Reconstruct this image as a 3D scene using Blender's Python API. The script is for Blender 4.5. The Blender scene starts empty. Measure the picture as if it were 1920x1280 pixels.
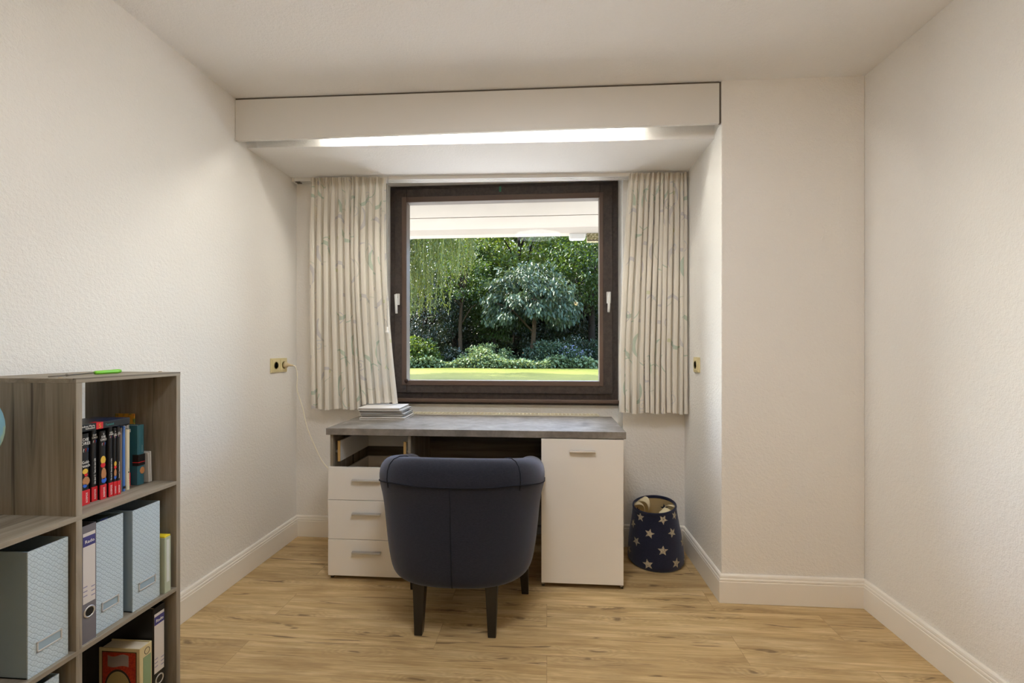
import bpy, bmesh, math, random
import numpy as np
from mathutils import Vector, Matrix
R = math.radians
C = bpy.context.scene.collection
sc = bpy.context.scene
rnd = random.Random(7)

# ------------------------------------------------------------------ camera, world, sun, exposure
cam_d = bpy.data.cameras.new('camera'); cam = bpy.data.objects.new('camera', cam_d); C.objects.link(cam)
cam_d.sensor_width = 36; cam_d.lens = 860 / 1920 * 36; cam_d.shift_y = 13 / 1920; cam_d.clip_start = .05; cam_d.clip_end = 300
cam.location = (0, 0, 1.2); cam.rotation_euler = (R(90), 0, R(4.33))
sc.camera = cam
sc.view_settings.view_transform = 'Standard'; sc.view_settings.look = 'None'
sc.view_settings.exposure = 0.0; sc.view_settings.gamma = 1; sc.view_settings.use_curve_mapping = False
sc.cycles.use_denoising = True
sc.cycles.max_bounces = 14; sc.cycles.diffuse_bounces = 8; sc.cycles.transparent_max_bounces = 16
sc.cycles.sample_clamp_indirect = 8; sc.cycles.caustics_reflective = False; sc.cycles.caustics_refractive = False

world = bpy.data.worlds.new('world'); sc.world = world; world.use_nodes = True
wn = world.node_tree.nodes; wl = world.node_tree.links
bg = wn['Background']
sky = wn.new('ShaderNodeTexSky'); sky.sky_type = 'NISHITA'; sky.sun_disc = False
sky.sun_elevation = R(52); sky.sun_rotation = R(-40); sky.air_density = 1.0; sky.dust_density = 2.5; sky.ozone_density = 1.5
SKY = 2.05
bg.inputs[1].default_value = SKY
wl.new(sky.outputs[0], bg.inputs[0])

sun_d = bpy.data.lights.new('sun', 'SUN'); sun_d.energy = 25; sun_d.angle = R(.6); sun_d.color = (1, .94, .82)
sun = bpy.data.objects.new('sun', sun_d); C.objects.link(sun)
_d = Vector((math.sin(R(82)), -math.cos(R(82)), -math.tan(R(54))))   # high sun, coming from the left beyond the garden
sun.rotation_euler = _d.to_track_quat('-Z', 'Y').to_euler()

COVE = 100.0       # emission of the tube behind the pelmet board
WALL_LAMP = 260.0
FILL_LIGHT = 29.0       # emission of the added, unseen ceiling light

# ------------------------------------------------------------------ materials
def mat(name, col, rough=.6, spec=.5, metal=0.):
    m = bpy.data.materials.new(name); m.use_nodes = True
    b = m.node_tree.nodes['Principled BSDF']
    b.inputs['Base Color'].default_value = (*col, 1); b.inputs['Roughness'].default_value = rough
    b.inputs['Metallic'].default_value = metal; b.inputs['Specular IOR Level'].default_value = spec
    return m
def N(m, t, **k):
    n = m.node_tree.nodes.new(t)
    for a, v in k.items(): setattr(n, a, v)
    return n
def L(m, a, b): m.node_tree.links.new(a, b)
def coords(m, scale=(1, 1, 1), loc=(0, 0, 0), kind='Object'):
    t = N(m, 'ShaderNodeTexCoord'); p = N(m, 'ShaderNodeMapping')
    p.inputs['Scale'].default_value = scale; p.inputs['Location'].default_value = loc
    L(m, t.outputs[kind], p.inputs[0]); return p.outputs[0]
def noise(m, v, scale=5, detail=4, rough=.5, dist=0):
    n = N(m, 'ShaderNodeTexNoise'); n.inputs['Scale'].default_value = scale; n.inputs['Detail'].default_value = detail
    n.inputs['Roughness'].default_value = rough; n.inputs['Distortion'].default_value = dist
    L(m, v, n.inputs['Vector']); return n.outputs['Fac']
def ramp(m, f, stops):
    r = N(m, 'ShaderNodeValToRGB'); e = r.color_ramp.elements
    while len(e) < len(stops): e.new(.5)
    for i, (p, c) in enumerate(stops):
        e[i].position = p; e[i].color = (*c, 1) if len(c) == 3 else c
    L(m, f, r.inputs[0]); return r.outputs[0]
def mixc(m, f, a, b, mode='MIX'):
    x = N(m, 'ShaderNodeMix', data_type='RGBA', blend_type=mode)
    for i, v in ((0, f), (6, a), (7, b)):
        if hasattr(v, 'is_output'): L(m, v, x.inputs[i])
        elif i == 0: x.inputs[0].default_value = v
        else: x.inputs[i].default_value = (*v, 1)
    return x.outputs[2]
def math_(m, op, a, b=None, c=None):
    x = N(m, 'ShaderNodeMath', operation=op)
    for i, v in enumerate((a, b, c)):
        if v is None: continue
        if hasattr(v, 'is_output'): L(m, v, x.inputs[i])
        else: x.inputs[i].default_value = v
    return x.outputs[0]
def bump(m, h, strength=.3, dist=.002):
    b = N(m, 'ShaderNodeBump'); b.inputs['Strength'].default_value = strength; b.inputs['Distance'].default_value = dist
    L(m, h, b.inputs['Height']); L(m, b.outputs[0], m.node_tree.nodes['Principled BSDF'].inputs['Normal'])
def base(m, s): L(m, s, m.node_tree.nodes['Principled BSDF'].inputs['Base Color'])
def lin(*c): return tuple(((v / 255) / 12.92 if v / 255 <= .04045 else ((v / 255 + .055) / 1.055) ** 2.4) for v in c)

def plaster(name, col, k=1.0):
    m = mat(name, col, .92, .2)
    v = coords(m)
    a = noise(m, v, 75, 3, .6); b = noise(m, v, 210, 2, .5)
    h = math_(m, 'ADD', a, math_(m, 'MULTIPLY', b, .4))
    bump(m, h, .55 * k, .006)
    base(m, mixc(m, ramp(m, noise(m, v, 1.3, 3), [(.35, (0, 0, 0)), (.7, (1, 1, 1))]), col, tuple(c * .965 for c in col)))
    return m
M = {}
M['wall'] = plaster('textured_wall_paint', (.875, .864, .838))
M['ceiling'] = plaster('ceiling_paint', (.90, .90, .905), .8)
M['board'] = mat('pelmet_paint', (.74, .73, .70), .5)
M['base'] = mat('baseboard_paint', (.89, .865, .81), .4)
M['white'] = mat('white_plastic', (.82, .82, .80), .35)
M['cream'] = mat('cream_plastic', lin(222, 210, 165), .35)
M['cream_dark'] = mat('cream_plastic_recess', lin(150, 138, 90), .5)
M['black'] = mat('black_plastic', (.012, .012, .012), .4)
M['metal'] = mat('brushed_metal', (.62, .62, .62), .36, metal=.8)
M['steel'] = mat('dark_steel', (.18, .16, .14), .4, metal=.8)

def oak_floor():
    m = mat('oak_plank_floor', (.5, .35, .18), .42, .4)
    v = coords(m)
    br = N(m, 'ShaderNodeTexBrick'); br.offset = .37; br.inputs['Scale'].default_value = 1
    br.inputs['Brick Width'].default_value = 1.22; br.inputs['Row Height'].default_value = .18
    br.inputs['Mortar Size'].default_value = .0012; br.inputs['Mortar Smooth'].default_value = .3; br.inputs['Bias'].default_value = 0
    br.inputs['Color1'].default_value = (0, 0, 0, 1); br.inputs['Color2'].default_value = (1, 1, 1, 1); br.inputs['Mortar'].default_value = (.5, .5, .5, 1)
    L(m, v, br.inputs['Vector'])
    sep = N(m, 'ShaderNodeSeparateColor'); L(m, br.outputs['Color'], sep.inputs[0])
    # shift the grain plank by plank
    cmb = N(m, 'ShaderNodeCombineXYZ'); L(m, math_(m, 'MULTIPLY', sep.outputs[0], 9.), cmb.inputs[0]); L(m, math_(m, 'MULTIPLY', sep.outputs[0], 31.), cmb.inputs[2])
    add = N(m, 'ShaderNodeVectorMath', operation='ADD'); L(m, v, add.inputs[0]); L(m, cmb.outputs[0], add.inputs[1])
    mp = N(m, 'ShaderNodeMapping'); mp.inputs['Scale'].default_value = (.55, 7, 1); L(m, add.outputs[0], mp.inputs[0])
    g1 = noise(m, mp.outputs[0], 3.2, 6, .62, .9)
    mp2 = N(m, 'ShaderNodeMapping'); mp2.inputs['Scale'].default_value = (1.6, 42, 1); L(m, add.outputs[0], mp2.inputs[0])
    g2 = noise(m, mp2.outputs[0], 4, 4, .6, .3)
    mp3 = N(m, 'ShaderNodeMapping'); mp3.inputs['Scale'].default_value = (1.1, 15, 1); L(m, add.outputs[0], mp3.inputs[0])
    g3 = noise(m, mp3.outputs[0], 2.1, 3, .5, 1.6)
    c = ramp(m, g1, [(.28, lin(174, 145, 98)), (.5, lin(212, 185, 136)), (.72, lin(238, 215, 168))])
    c = mixc(m, math_(m, 'MULTIPLY', ramp(m, g2, [(.42, (1, 1, 1)), (.62, (0, 0, 0))]), .30), c, lin(140, 108, 68))
    crack = ramp(m, g3, [(.315, (1, 1, 1)), (.35, (0, 0, 0))])
    c = mixc(m, math_(m, 'MULTIPLY', crack, math_(m, 'MULTIPLY', g2, 1.5)), c, lin(98, 76, 52))
    c = mixc(m, math_(m, 'MULTIPLY', sep.outputs[0], .16), c, lin(150, 118, 76))
    c = mixc(m, math_(m, 'MULTIPLY', br.outputs['Fac'], .45), c, lin(105, 80, 50))
    # dark smoky patches and knots with swirled rings
    mp4 = N(m, 'ShaderNodeMapping'); mp4.inputs['Scale'].default_value = (1.0, 4.2, 1); L(m, add.outputs[0], mp4.inputs[0])
    g4 = noise(m, mp4.outputs[0], 1.7, 5, .62, .8)
    c = mixc(m, math_(m, 'MULTIPLY', ramp(m, g4, [(.46, (0, 0, 0)), (.72, (1, 1, 1))]), .5), c, lin(138, 112, 76))
    mp5 = N(m, 'ShaderNodeMapping'); mp5.inputs['Scale'].default_value = (1.5, 5.2, 1); L(m, add.outputs[0], mp5.inputs[0])
    nz = N(m, 'ShaderNodeTexNoise'); nz.inputs['Scale'].default_value = 5; L(m, mp5.outputs[0], nz.inputs['Vector'])
    ad = N(m, 'ShaderNodeVectorMath', operation='MULTIPLY_ADD'); L(m, nz.outputs['Color'], ad.inputs[0]); ad.inputs[1].default_value = (.28, .28, 0); L(m, mp5.outputs[0], ad.inputs[2])
    vo = N(m, 'ShaderNodeTexVoronoi', voronoi_dimensions='2D'); vo.inputs['Scale'].default_value = 1.15; L(m, ad.outputs[0], vo.inputs['Vector'])
    vd = vo.outputs['Distance']
    ring = math_(m, 'MULTIPLY', math_(m, 'MULTIPLY', math_(m, 'ADD', math_(m, 'SINE', math_(m, 'MULTIPLY', vd, 95.)), 1.), .16), ramp(m, vd, [(.02, (1, 1, 1)), (.42, (0, 0, 0))]))
    c = mixc(m, ring, c, lin(120, 92, 58))
    c = mixc(m, math_(m, 'MULTIPLY', ramp(m, vd, [(.02, (1, 1, 1)), (.06, (0, 0, 0))]), .55), c, lin(84, 62, 42))
    base(m, c); bump(m, math_(m, 'SUBTRACT', g2, br.outputs['Fac']), .12, .001)
    return m
M['floor'] = oak_floor()

def grey_wood(name, axis, tone=1.0, loc=(0, 0, 0)):
    m = mat(name, (.3, .26, .2), .55, .35)
    s = {'X': ((.7, 14, 14), (2, 90, 90)), 'Y': ((14, .7, 14), (90, 2, 90)), 'Z': ((14, 14, .7), (90, 90, 2))}[axis]
    a = noise(m, coords(m, s[0], loc), 1.4, 5, .65, 1.3); b = noise(m, coords(m, s[1], loc), 2, 3, .6, .2)
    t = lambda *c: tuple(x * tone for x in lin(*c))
    c = ramp(m, a, [(.25, t(92, 84, 73)), (.42, t(134, 126, 112)), (.62, t(164, 156, 142)), (.8, t(182, 174, 160))])
    c = mixc(m, math_(m, 'MULTIPLY', b, .5), c, t(110, 98, 82))
    k = noise(m, coords(m, tuple(q * .6 for q in s[0]), (3, 1, 2)), 1.5, 2, .5, 2.2)
    c = mixc(m, math_(m, 'MULTIPLY', ramp(m, k, [(.31, (1, 1, 1)), (.37, (0, 0, 0))]), .8), c, t(58, 51, 44))
    base(m, c); bump(m, b, .1, .001)
    return m
M['wood_z'] = grey_wood('grey_oak_upright', 'Z'); M['wood_y'] = grey_wood('grey_oak_shelf', 'Y'); M['wood_x'] = grey_wood('grey_oak_across', 'X')
M['desk_wood_shade'] = grey_wood('shaded_grey_oak', 'X', .55)  # same greyed oak, darkened so its colour holds the shade under the desk
def concrete():
    m = mat('concrete_laminate', (.2, .2, .2), .55, .22)
    v = coords(m); a = noise(m, v, 9, 8, .65, .4); b = noise(m, v, 60, 5, .7)
    c = ramp(m, a, [(.3, lin(108, 103, 98)), (.5, lin(138, 133, 127)), (.72, lin(164, 160, 155))])
    c = mixc(m, math_(m, 'MULTIPLY', b, .45), c, lin(92, 86, 80)); base(m, c)
    return m
M['concrete'] = concrete()
M['lacquer'] = mat('white_laminate', (.86, .85, .825), .4)
M['drawer_in'] = mat('white_drawer_side', (.70, .68, .64), .5)
M['chip'] = mat('chipboard', lin(190, 155, 95), .8)
def frame_mat():
    m = mat('dark_stained_window_wood', (.05, .035, .028), .45, .4)
    b = noise(m, coords(m, (8, 8, 8)), 6, 5, .6, .5)
    base(m, ramp(m, b, [(.3, lin(50, 43, 41)), (.7, lin(74, 65, 61))])); return m
M['frame'] = frame_mat()
M['bead'] = mat('lighter_brown_bead', lin(92, 74, 64), .45)
def glass():
    m = bpy.data.materials.new('window_glass'); m.use_nodes = True; nt = m.node_tree; nt.nodes.clear()
    o = nt.nodes.new('ShaderNodeOutputMaterial'); t = nt.nodes.new('ShaderNodeBsdfTransparent'); g = nt.nodes.new('ShaderNodeBsdfGlossy')
    t.inputs[0].default_value = (.97, .985, .975, 1); g.inputs['Roughness'].default_value = .01
    f = nt.nodes.new('ShaderNodeFresnel'); f.inputs[0].default_value = 1.12; x = nt.nodes.new('ShaderNodeMixShader')
    nt.links.new(f.outputs[0], x.inputs[0]); nt.links.new(t.outputs[0], x.inputs[1]); nt.links.new(g.outputs[0], x.inputs[2]); nt.links.new(x.outputs[0], o.inputs[0])
    return m
M['glass'] = glass()
def emis(name, col, s):
    m = mat(name, (.9, .9, .9)); b = m.node_tree.nodes['Principled BSDF']
    b.inputs['Emission Color'].default_value = (*col, 1); b.inputs['Emission Strength'].default_value = s; return m
M['tube'] = emis('warm_tube_light', (1, .94, .82), COVE)
M['lamp'] = emis('fill_light_glow', (.96, .985, 1.02), FILL_LIGHT)

def fabric(name, col, col2, scale=700, rough=.95):
    m = mat(name, col, rough, .15); v = coords(m)
    b = noise(m, v, scale, 2, .5); c = noise(m, coords(m, (1, 1, 5)), 90, 3, .6)
    base(m, ramp(m, math_(m, 'ADD', math_(m, 'MULTIPLY', b, .5), math_(m, 'MULTIPLY', c, .5)), [(.35, col), (.65, col2)]))
    bump(m, b, .35, .0012)
    p = m.node_tree.nodes['Principled BSDF']; p.inputs['Sheen Weight'].default_value = .45; p.inputs['Sheen Roughness'].default_value = .5
    p.inputs['Sheen Tint'].default_value = (.55, .6, .8, 1)
    return m
M['navy'] = fabric('navy_wool_upholstery', lin(27, 29, 38), lin(42, 45, 56))
M['navy_seam'] = mat('navy_piping', lin(36, 39, 48), .9, .1)
M['leg'] = mat('black_lacquered_wood', (.012, .010, .009), .3)

# ------------------------------------------------------------------ mesh helpers
def wloc(o):
    v = Vector((0, 0, 0))
    while o is not None: v += o.location; o = o.parent
    return v
def obj(name, bm, m, parent=None, smooth=False, bevel=0, seg=2, origin=None):
    """one mesh object; bm holds world coordinates"""
    me = bpy.data.meshes.new(name)
    if origin is not None and parent is None: off = Vector(origin)
    else: off = wloc(parent)
    bmesh.ops.translate(bm, verts=bm.verts, vec=-off)
    bmesh.ops.recalc_face_normals(bm, faces=bm.faces)
    bm.to_mesh(me); bm.free()
    for k in (m if isinstance(m, (list, tuple)) else [m]): me.materials.append(k)
    if smooth:
        for p in me.polygons: p.use_smooth = True
    o = bpy.data.objects.new(name, me); C.objects.link(o)
    if parent: o.parent = parent
    elif origin is not None: o.location = origin
    if bevel:
        b = o.modifiers.new('bevel', 'BEVEL'); b.width = bevel; b.segments = seg; b.limit_method = 'ANGLE'; b.angle_limit = R(40)
    return o
def BM(): return bmesh.new()
def box(bm, x0, x1, y0, y1, z0, z1, mi=0):
    v = [bm.verts.new(p) for p in ((x0, y0, z0), (x1, y0, z0), (x1, y1, z0), (x0, y1, z0), (x0, y0, z1), (x1, y0, z1), (x1, y1, z1), (x0, y1, z1))]
    for q in ((3, 2, 1, 0), (4, 5, 6, 7), (0, 1, 5, 4), (1, 2, 6, 5), (2, 3, 7, 6), (3, 0, 4, 7)):
        f = bm.faces.new([v[i] for i in q]); f.material_index = mi
    return v
def bx(*a, **k):
    bm = BM(); box(bm, *a, **k); return bm
def grid(bm, rows, close_u=False, close_v=False, mi=0, uv=None):
    vs = [[bm.verts.new(p) for p in r] for r in rows]
    n, k = len(vs), len(vs[0])
    for i in range(n if close_v else n - 1):
        for j in range(k if close_u else k - 1):
            f = bm.faces.new((vs[i][j], vs[i][(j + 1) % k], vs[(i + 1) % n][(j + 1) % k], vs[(i + 1) % n][j])); f.material_index = mi
    return vs
def tube(bm, pts, r, seg=8, caps=True, mi=0):
    pts = [Vector(p) for p in pts]; rows = []; up = None
    rs = r if isinstance(r, (list, tuple)) else [r] * len(pts)
    for i, p in enumerate(pts):
        t = (pts[min(i + 1, len(pts) - 1)] - pts[max(i - 1, 0)]).normalized()
        if up is None: up = Vector((0, 0, 1)) if abs(t.z) < .9 else Vector((1, 0, 0))
        a = (up - t * up.dot(t)).normalized(); b = t.cross(a); up = a
        rows.append([p + (a * math.cos(2 * math.pi * j / seg) + b * math.sin(2 * math.pi * j / seg)) * rs[i] for j in range(seg)])
    vs = grid(bm, rows, close_u=True, mi=mi)
    if caps:
        bm.faces.new(list(reversed(vs[0]))).material_index = mi; bm.faces.new(vs[-1]).material_index = mi
def lathe(bm, prof, c=(0, 0, 0), seg=32, axis='Z', mi=0):
    rows = []
    for r, h in prof:
        row = []
        for j in range(seg):
            a = 2 * math.pi * j / seg; x, y = r * math.cos(a), r * math.sin(a)
            p = {'Z': (x, y, h), 'Y': (x, h, y), 'X': (h, x, y)}[axis]
            row.append((c[0] + p[0], c[1] + p[1], c[2] + p[2]))
        rows.append(row)
    vs = grid(bm, rows, close_u=True, mi=mi)
    if prof[0][0] > 1e-6: bm.faces.new(list(reversed(vs[0]))).material_index = mi
    if prof[-1][0] > 1e-6: bm.faces.new(vs[-1]).material_index = mi
    bmesh.ops.remove_doubles(bm, verts=bm.verts, dist=1e-6)
def prism(bm, poly, axis, a, b, mi=0):
    """poly in the plane normal to axis, extruded from a to b"""
    def P(p, h): return {'X': (h, p[0], p[1]), 'Y': (p[0], h, p[1]), 'Z': (p[0], p[1], h)}[axis]
    v0 = [bm.verts.new(P(p, a)) for p in poly]; v1 = [bm.verts.new(P(p, b)) for p in poly]
    bm.faces.new(v0).material_index = mi; bm.faces.new(list(reversed(v1))).material_index = mi
    for i in range(len(poly)):
        j = (i + 1) % len(poly); bm.faces.new((v0[i], v1[i], v1[j], v0[j])).material_index = mi
def thing(name, label, cat, loc=(0, 0, 0), group=None):
    o = bpy.data.objects.new(name, None); C.objects.link(o); o.location = loc; o.empty_display_size = .05
    return tag(o, label, cat, group)
def tag(o, label, cat, group=None, kind=None):
    o['label'] = label
    if cat: o['category'] = cat
    if group: o['group'] = group
    if kind: o['kind'] = kind
    return o
def struct(o, label=None):
    o['kind'] = 'structure'
    if label: o['label'] = label
    return o
def text(name, s, size, origin, xdir, ydir, m, parent, align='LEFT', thick=.0002, sx=1.0):
    cu = bpy.data.curves.new('t', 'FONT'); cu.body = s; cu.size = size; cu.extrude = thick; cu.align_x = align; cu.space_line = .82; cu.resolution_u = 2
    to = bpy.data.objects.new('t', cu); C.objects.link(to)
    me = bpy.data.meshes.new_from_object(to.evaluated_get(bpy.context.evaluated_depsgraph_get()))
    bpy.data.objects.remove(to); bpy.data.curves.remove(cu)
    X = Vector(xdir).normalized() * sx; Y = Vector(ydir).normalized(); Z = X.normalized().cross(Y)
    mt = Matrix(((X.x, Y.x, Z.x, origin[0]), (X.y, Y.y, Z.y, origin[1]), (X.z, Y.z, Z.z, origin[2]), (0, 0, 0, 1)))
    me.transform(Matrix.Translation(-wloc(parent)) @ mt); me.materials.clear(); me.materials.append(m); me.name = name
    o = bpy.data.objects.new(name, me); C.objects.link(o); o.parent = parent
    return o
def copy_tree(o, parent=None):
    c = o.copy(); C.objects.link(c)
    if parent is not None: c.parent = parent
    for ch in [q for q in bpy.data.objects if q.parent == o]: copy_tree(ch, c)
    return c

# ------------------------------------------------------------------ the room
XL, XP, XR = -1.60, .827, 1.472          # left wall, side of the pillar, right wall
YB, YA, YR = 2.245, 2.83, -2.3           # face of the pillar, alcove wall, wall behind the camera
NX0, NX1, YW = -1.05, .462, 3.02         # window niche
def ceil_z(x): return 2.487 - (x + 1.6) * .0075
def soff_z(x): return 2.272 - (x + 1.6) * .0140
def tilt(bm, zs, fn):
    for v in bm.verts:
        if abs(v.co.z - zs) < 1e-4: v.co.z = fn(v.co.x)
# floor
struct(obj('floor', bx(XL - .2, XR + .2, YR - .2, 3.14, -.12, 0), M['floor']), 'light oak plank floor of the study')
bm = bx(XL - .2, XR + .2, YR - .2, 3.14, 2.48, 2.7); tilt(bm, 2.48, ceil_z)
struct(obj('ceiling', bm, M['ceiling']), 'white textured ceiling')
struct(obj('wall_left', bx(XL - .2, XL, YR - .2, 3.14, 0, 2.6), M['wall']), 'white textured left wall')
struct(obj('wall_right', bx(XR, XR + .2, YR - .2, 3.14, 0, 2.6), M['wall']), 'white textured right wall')
struct(obj('wall_pillar', bx(XP, XR, YB, 3.14, 0, 2.6), M['wall'], bevel=.004), 'white wall block projecting right of the window alcove')
struct(obj('wall_rear', bx(XL - .2, XR + .2, YR - .2, YR, 0, 2.6), M['wall']), 'white wall behind the photographer')
bm = BM()
box(bm, XL, NX0, YA, 3.14, 0, 2.6); box(bm, NX1, XP, YA, 3.14, 0, 2.6)
box(bm, NX0, NX1, YA, 3.14, 2.287, 2.6); box(bm, NX0, NX1, YW, 3.14, 0, .875)
struct(obj('wall_alcove', bm, M['wall']), 'white textured wall around the window niche')
# lowered soffit of the alcove and the pelmet board with its tube light
bm = bx(XL, XP, 2.340, YA, 2.25, 2.55); tilt(bm, 2.25, soff_z)
struct(obj('trim_1', bm, M['ceiling']), 'lowered white soffit over the window alcove')
bm = bx(XL + .002, XP - .010, YB, YB + .019, 2.269, 2.474)
for v in bm.verts:
    if v.co.z > 2.4: v.co.z = ceil_z(v.co.x) - .009
struct(obj('trim_2', bm, M['board'], bevel=.0015), 'long white pelmet board across the alcove')
bm = BM(); box(bm, XL + .002, XP - .010, YB + .004, YB + .015, 2.44, 2.4735); box(bm, XP - .010, XP, YB + .006, YB + .018, 2.27, 2.4735)  # dark strips laid in for the shade of the gap
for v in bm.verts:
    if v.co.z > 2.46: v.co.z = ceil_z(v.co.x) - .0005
struct(obj('trim_3', bm, M['steel']), 'dark strips standing in for the shade in the gap around the pelmet board')
t = thing('tube_light', 'warm tube light hidden behind the white pelmet board', 'light', (-.35, 2.295, 2.34))
bm = BM(); tube(bm, [(-1.12, 2.300, 2.303), (.42, 2.300, 2.303)], .008, 12); obj('light_tube', bm, M['tube'], t, smooth=True)
obj('lamp_body', bx(-1.17, .47, 2.285, 2.315, 2.315, 2.345), M['white'], t, bevel=.002)
for x in (-1.135, .435): obj('tube_holder', bx(x - .004, x + .004, 2.294, 2.306, 2.300, 2.315), M['white'], t, bevel=.002)

# baseboards: moulded profile, mitred
PROF = [(0, 0), (.015, 0), (.015, .099), (.0125, .102), (.0125, .104), (.015, .107), (.014, .113), (.0105, .116), (.0105, .118), (.012, .120), (.010, .128), (.005, .133), (0, .133)]
def baseboard(name, p, q, n, ep, eq, label):
    p = Vector((*p, 0)); q = Vector((*q, 0)); n = Vector((*n, 0)); d = (q - p).normalized(); bm = BM()
    a = [bm.verts.new(p + n * (t + .0005) + d * (-ep * t) + Vector((0, 0, z + .0008))) for t, z in PROF]
    b = [bm.verts.new(q + n * (t + .0005) + d * (eq * t) + Vector((0, 0, z + .0008))) for t, z in PROF]
    bm.faces.new(a); bm.faces.new(list(reversed(b)))
    for i in range(len(PROF)): j = (i + 1) % len(PROF); bm.faces.new((a[i], b[i], b[j], a[j]))
    return struct(obj(name, bm, M['base']), label)
baseboard('baseboard_left', (XL, YR), (XL, YA), (1, 0), -1, -1, 'white moulded baseboard along the left wall')
baseboard('baseboard_alcove', (XL, YA), (NX0, YA), (0, -1), -1, 0, 'white baseboard left of the desk')
baseboard('baseboard_alcove_right', (NX1, YA), (XP, YA), (0, -1), 0, -1, 'white baseboard behind the starred basket')
baseboard('baseboard_niche_side', (XP, YA), (XP, YB), (-1, 0), -1, 1, 'white baseboard on the side of the wall block')
baseboard('baseboard_pillar', (XP, YB), (XR, YB), (0, -1), 1, -1, 'white baseboard on the face of the wall block')
baseboard('baseboard_right', (XR, YR), (XR, YB), (-1, 0), -1, -1, 'white moulded baseboard along the right wall')

# ------------------------------------------------------------------ window
w = bpy.data.objects.new('window_1', None); C.objects.link(w); w.location = (-.3, 3.05, .87); struct(w, 'dark brown wooden window with one large pane')
def rect_frame(x0, x1, z0, z1, wl_, wr, wb, wt, y0, y1):
    bm = BM()
    box(bm, x0, x0 + wl_, y0, y1, z0, z1); box(bm, x1 - wr, x1, y0, y1, z0, z1)
    box(bm, x0 + wl_, x1 - wr, y0, y1, z0, z0 + wb); box(bm, x0 + wl_, x1 - wr, y0, y1, z1 - wt, z1)
    return bm
obj('window_frame', rect_frame(NX0 + .001, NX1 - .001, .868, 2.286, .05, .05, .05, .05, 3.015, 3.10), M['frame'], w, bevel=.002)
sash = obj('sash', rect_frame(-1.014, .424, .905, 2.262, .082, .082, .08, .084, 2.998, 3.075), M['frame'], w, bevel=.003)
obj('glazing_bead', rect_frame(-.964, .364, .955, 2.208, .033, .025, .033, .036, 2.993, 3.065), M['bead'], w, bevel=.003)
obj('glass_pane', bx(-.94, .345, 3.040, 3.044, .98, 2.18), M['glass'], w)
obj('window_sill', bx(NX0 + .001, NX1 - .001, 2.975, 3.03, .846, .868), M['bead'], w, bevel=.004)
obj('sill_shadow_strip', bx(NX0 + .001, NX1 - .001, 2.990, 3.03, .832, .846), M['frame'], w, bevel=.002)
for hx, tw in ((-.992, .02), (.398, -.015)):
    h = obj('handle_plate', bx(hx - .014, hx + .014, 2.99, 2.998, 1.49, 1.565), M['white'], w, bevel=.003)
    bm = BM(); tube(bm, [(hx, 2.992, 1.545), (hx, 2.955, 1.545)], .009, 12); obj('handle_neck', bm, M['white'], h, smooth=True)
    bm = BM(); pts = [(hx, 2.950, 1.555), (hx + tw * .2, 2.948, 1.53), (hx + tw * .3, 2.946, 1.48), (hx + tw * .4, 2.946, 1.43)]
    tube(bm, pts, [.008, .010, .0085, .008], 10); obj('lever', bm, M['white'], h, smooth=True)
bm = BM(); lathe(bm, [(0, 0), (.012, 0), (.014, .006), (.013, .016), (0, .018)], (-.928, 2.972, .985), 16, 'Y'); obj('rubber_stop', bm, mat('brown_rubber', lin(60, 42, 36), .6), w, smooth=True)
obj('green_clip', bx(-.312, -.298, 2.990, 2.999, 2.228, 2.262), mat('green_plastic', lin(40, 110, 80), .4), w, bevel=.002)

# radiator in the niche
rd = thing('radiator', 'cream radiator grille just behind the back edge of the desk', 'radiator', (-.28, 2.93, 0))
obj('panel', bx(-.88, .322, 2.905, 2.965, .14, .768), M['cream'], rd, bevel=.006)
bm = BM()
y0, y1 = 2.893, 2.977
box(bm, -.886, .328, y0, y0 + .006, .755, .782); box(bm, -.886, .328, y1 - .006, y1, .755, .782)
for i in range(49):
    x = -.886 + .006 + i * .0251; box(bm, x - .004, x + .004, y0 + .006, y1 - .006, .774, .780)
obj('top_grille', bm, mat('cream_radiator', lin(228, 222, 202), .4), rd)
for x in (-.8, .24): obj('foot', bx(x - .02, x + .02, 2.91, 2.96, 0.0005, .14), M['cream'], rd)

# curtain rail
rl = thing('curtain_rail', 'white three track curtain rail fixed under the soffit above the window', 'curtain rail', (-.38, 2.79, 2.25))
bm = BM()
for x0, x1 in ((XL + .012, XP - .004),):
    def rb(y0, y1, dz0, dz1):
        vs = box(bm, x0, x1, y0, y1, 0, 1)
        for v in vs: v.co.z = soff_z(v.co.x) + (dz1 if v.co.z > .5 else dz0)
    rb(2.768, 2.829, -.008, -.0005)
    for y in (2.768, 2.786, 2.804, 2.822): rb(y, y + .0055, -.022, -.008)
    for y in (2.768, 2.786, 2.804): rb(y + .0055, y + .0075, -.022, -.019); rb(y + .0155, y + .018, -.022, -.019)
obj('track', bm, M['white'], rl)
obj('end_cap', bx(XL + .006, XL + .02, 2.762, 2.829, 2.245, 2.2715), M['white'], rl, bevel=.002)
for y in (2.775, 2.797): obj('track_stop', bx(XL + .022, XL + .05, y, y + .009, 2.246, 2.256), M['steel'], rl)
cd = BM(); tube(cd, [(-.955, 2.70, 2.235), (-.956, 2.698, 2.0), (-.957, 2.697, 1.6), (-.958, 2.697, 1.33)], .0016, 6); cd = obj('pull_cord', cd, mat('grey_cord', (.35, .35, .34), .7), rl)
bm = BM(); lathe(bm, [(0, 1.33), (.004, 1.329), (.005, 1.315), (.011, 1.30), (.012, 1.292), (0, 1.290)], (-.958, 2.697, 0), 14); obj('cord_knob', bm, mat('clear_white_plastic', (.85, .85, .82), .2), cd, smooth=True)

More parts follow.
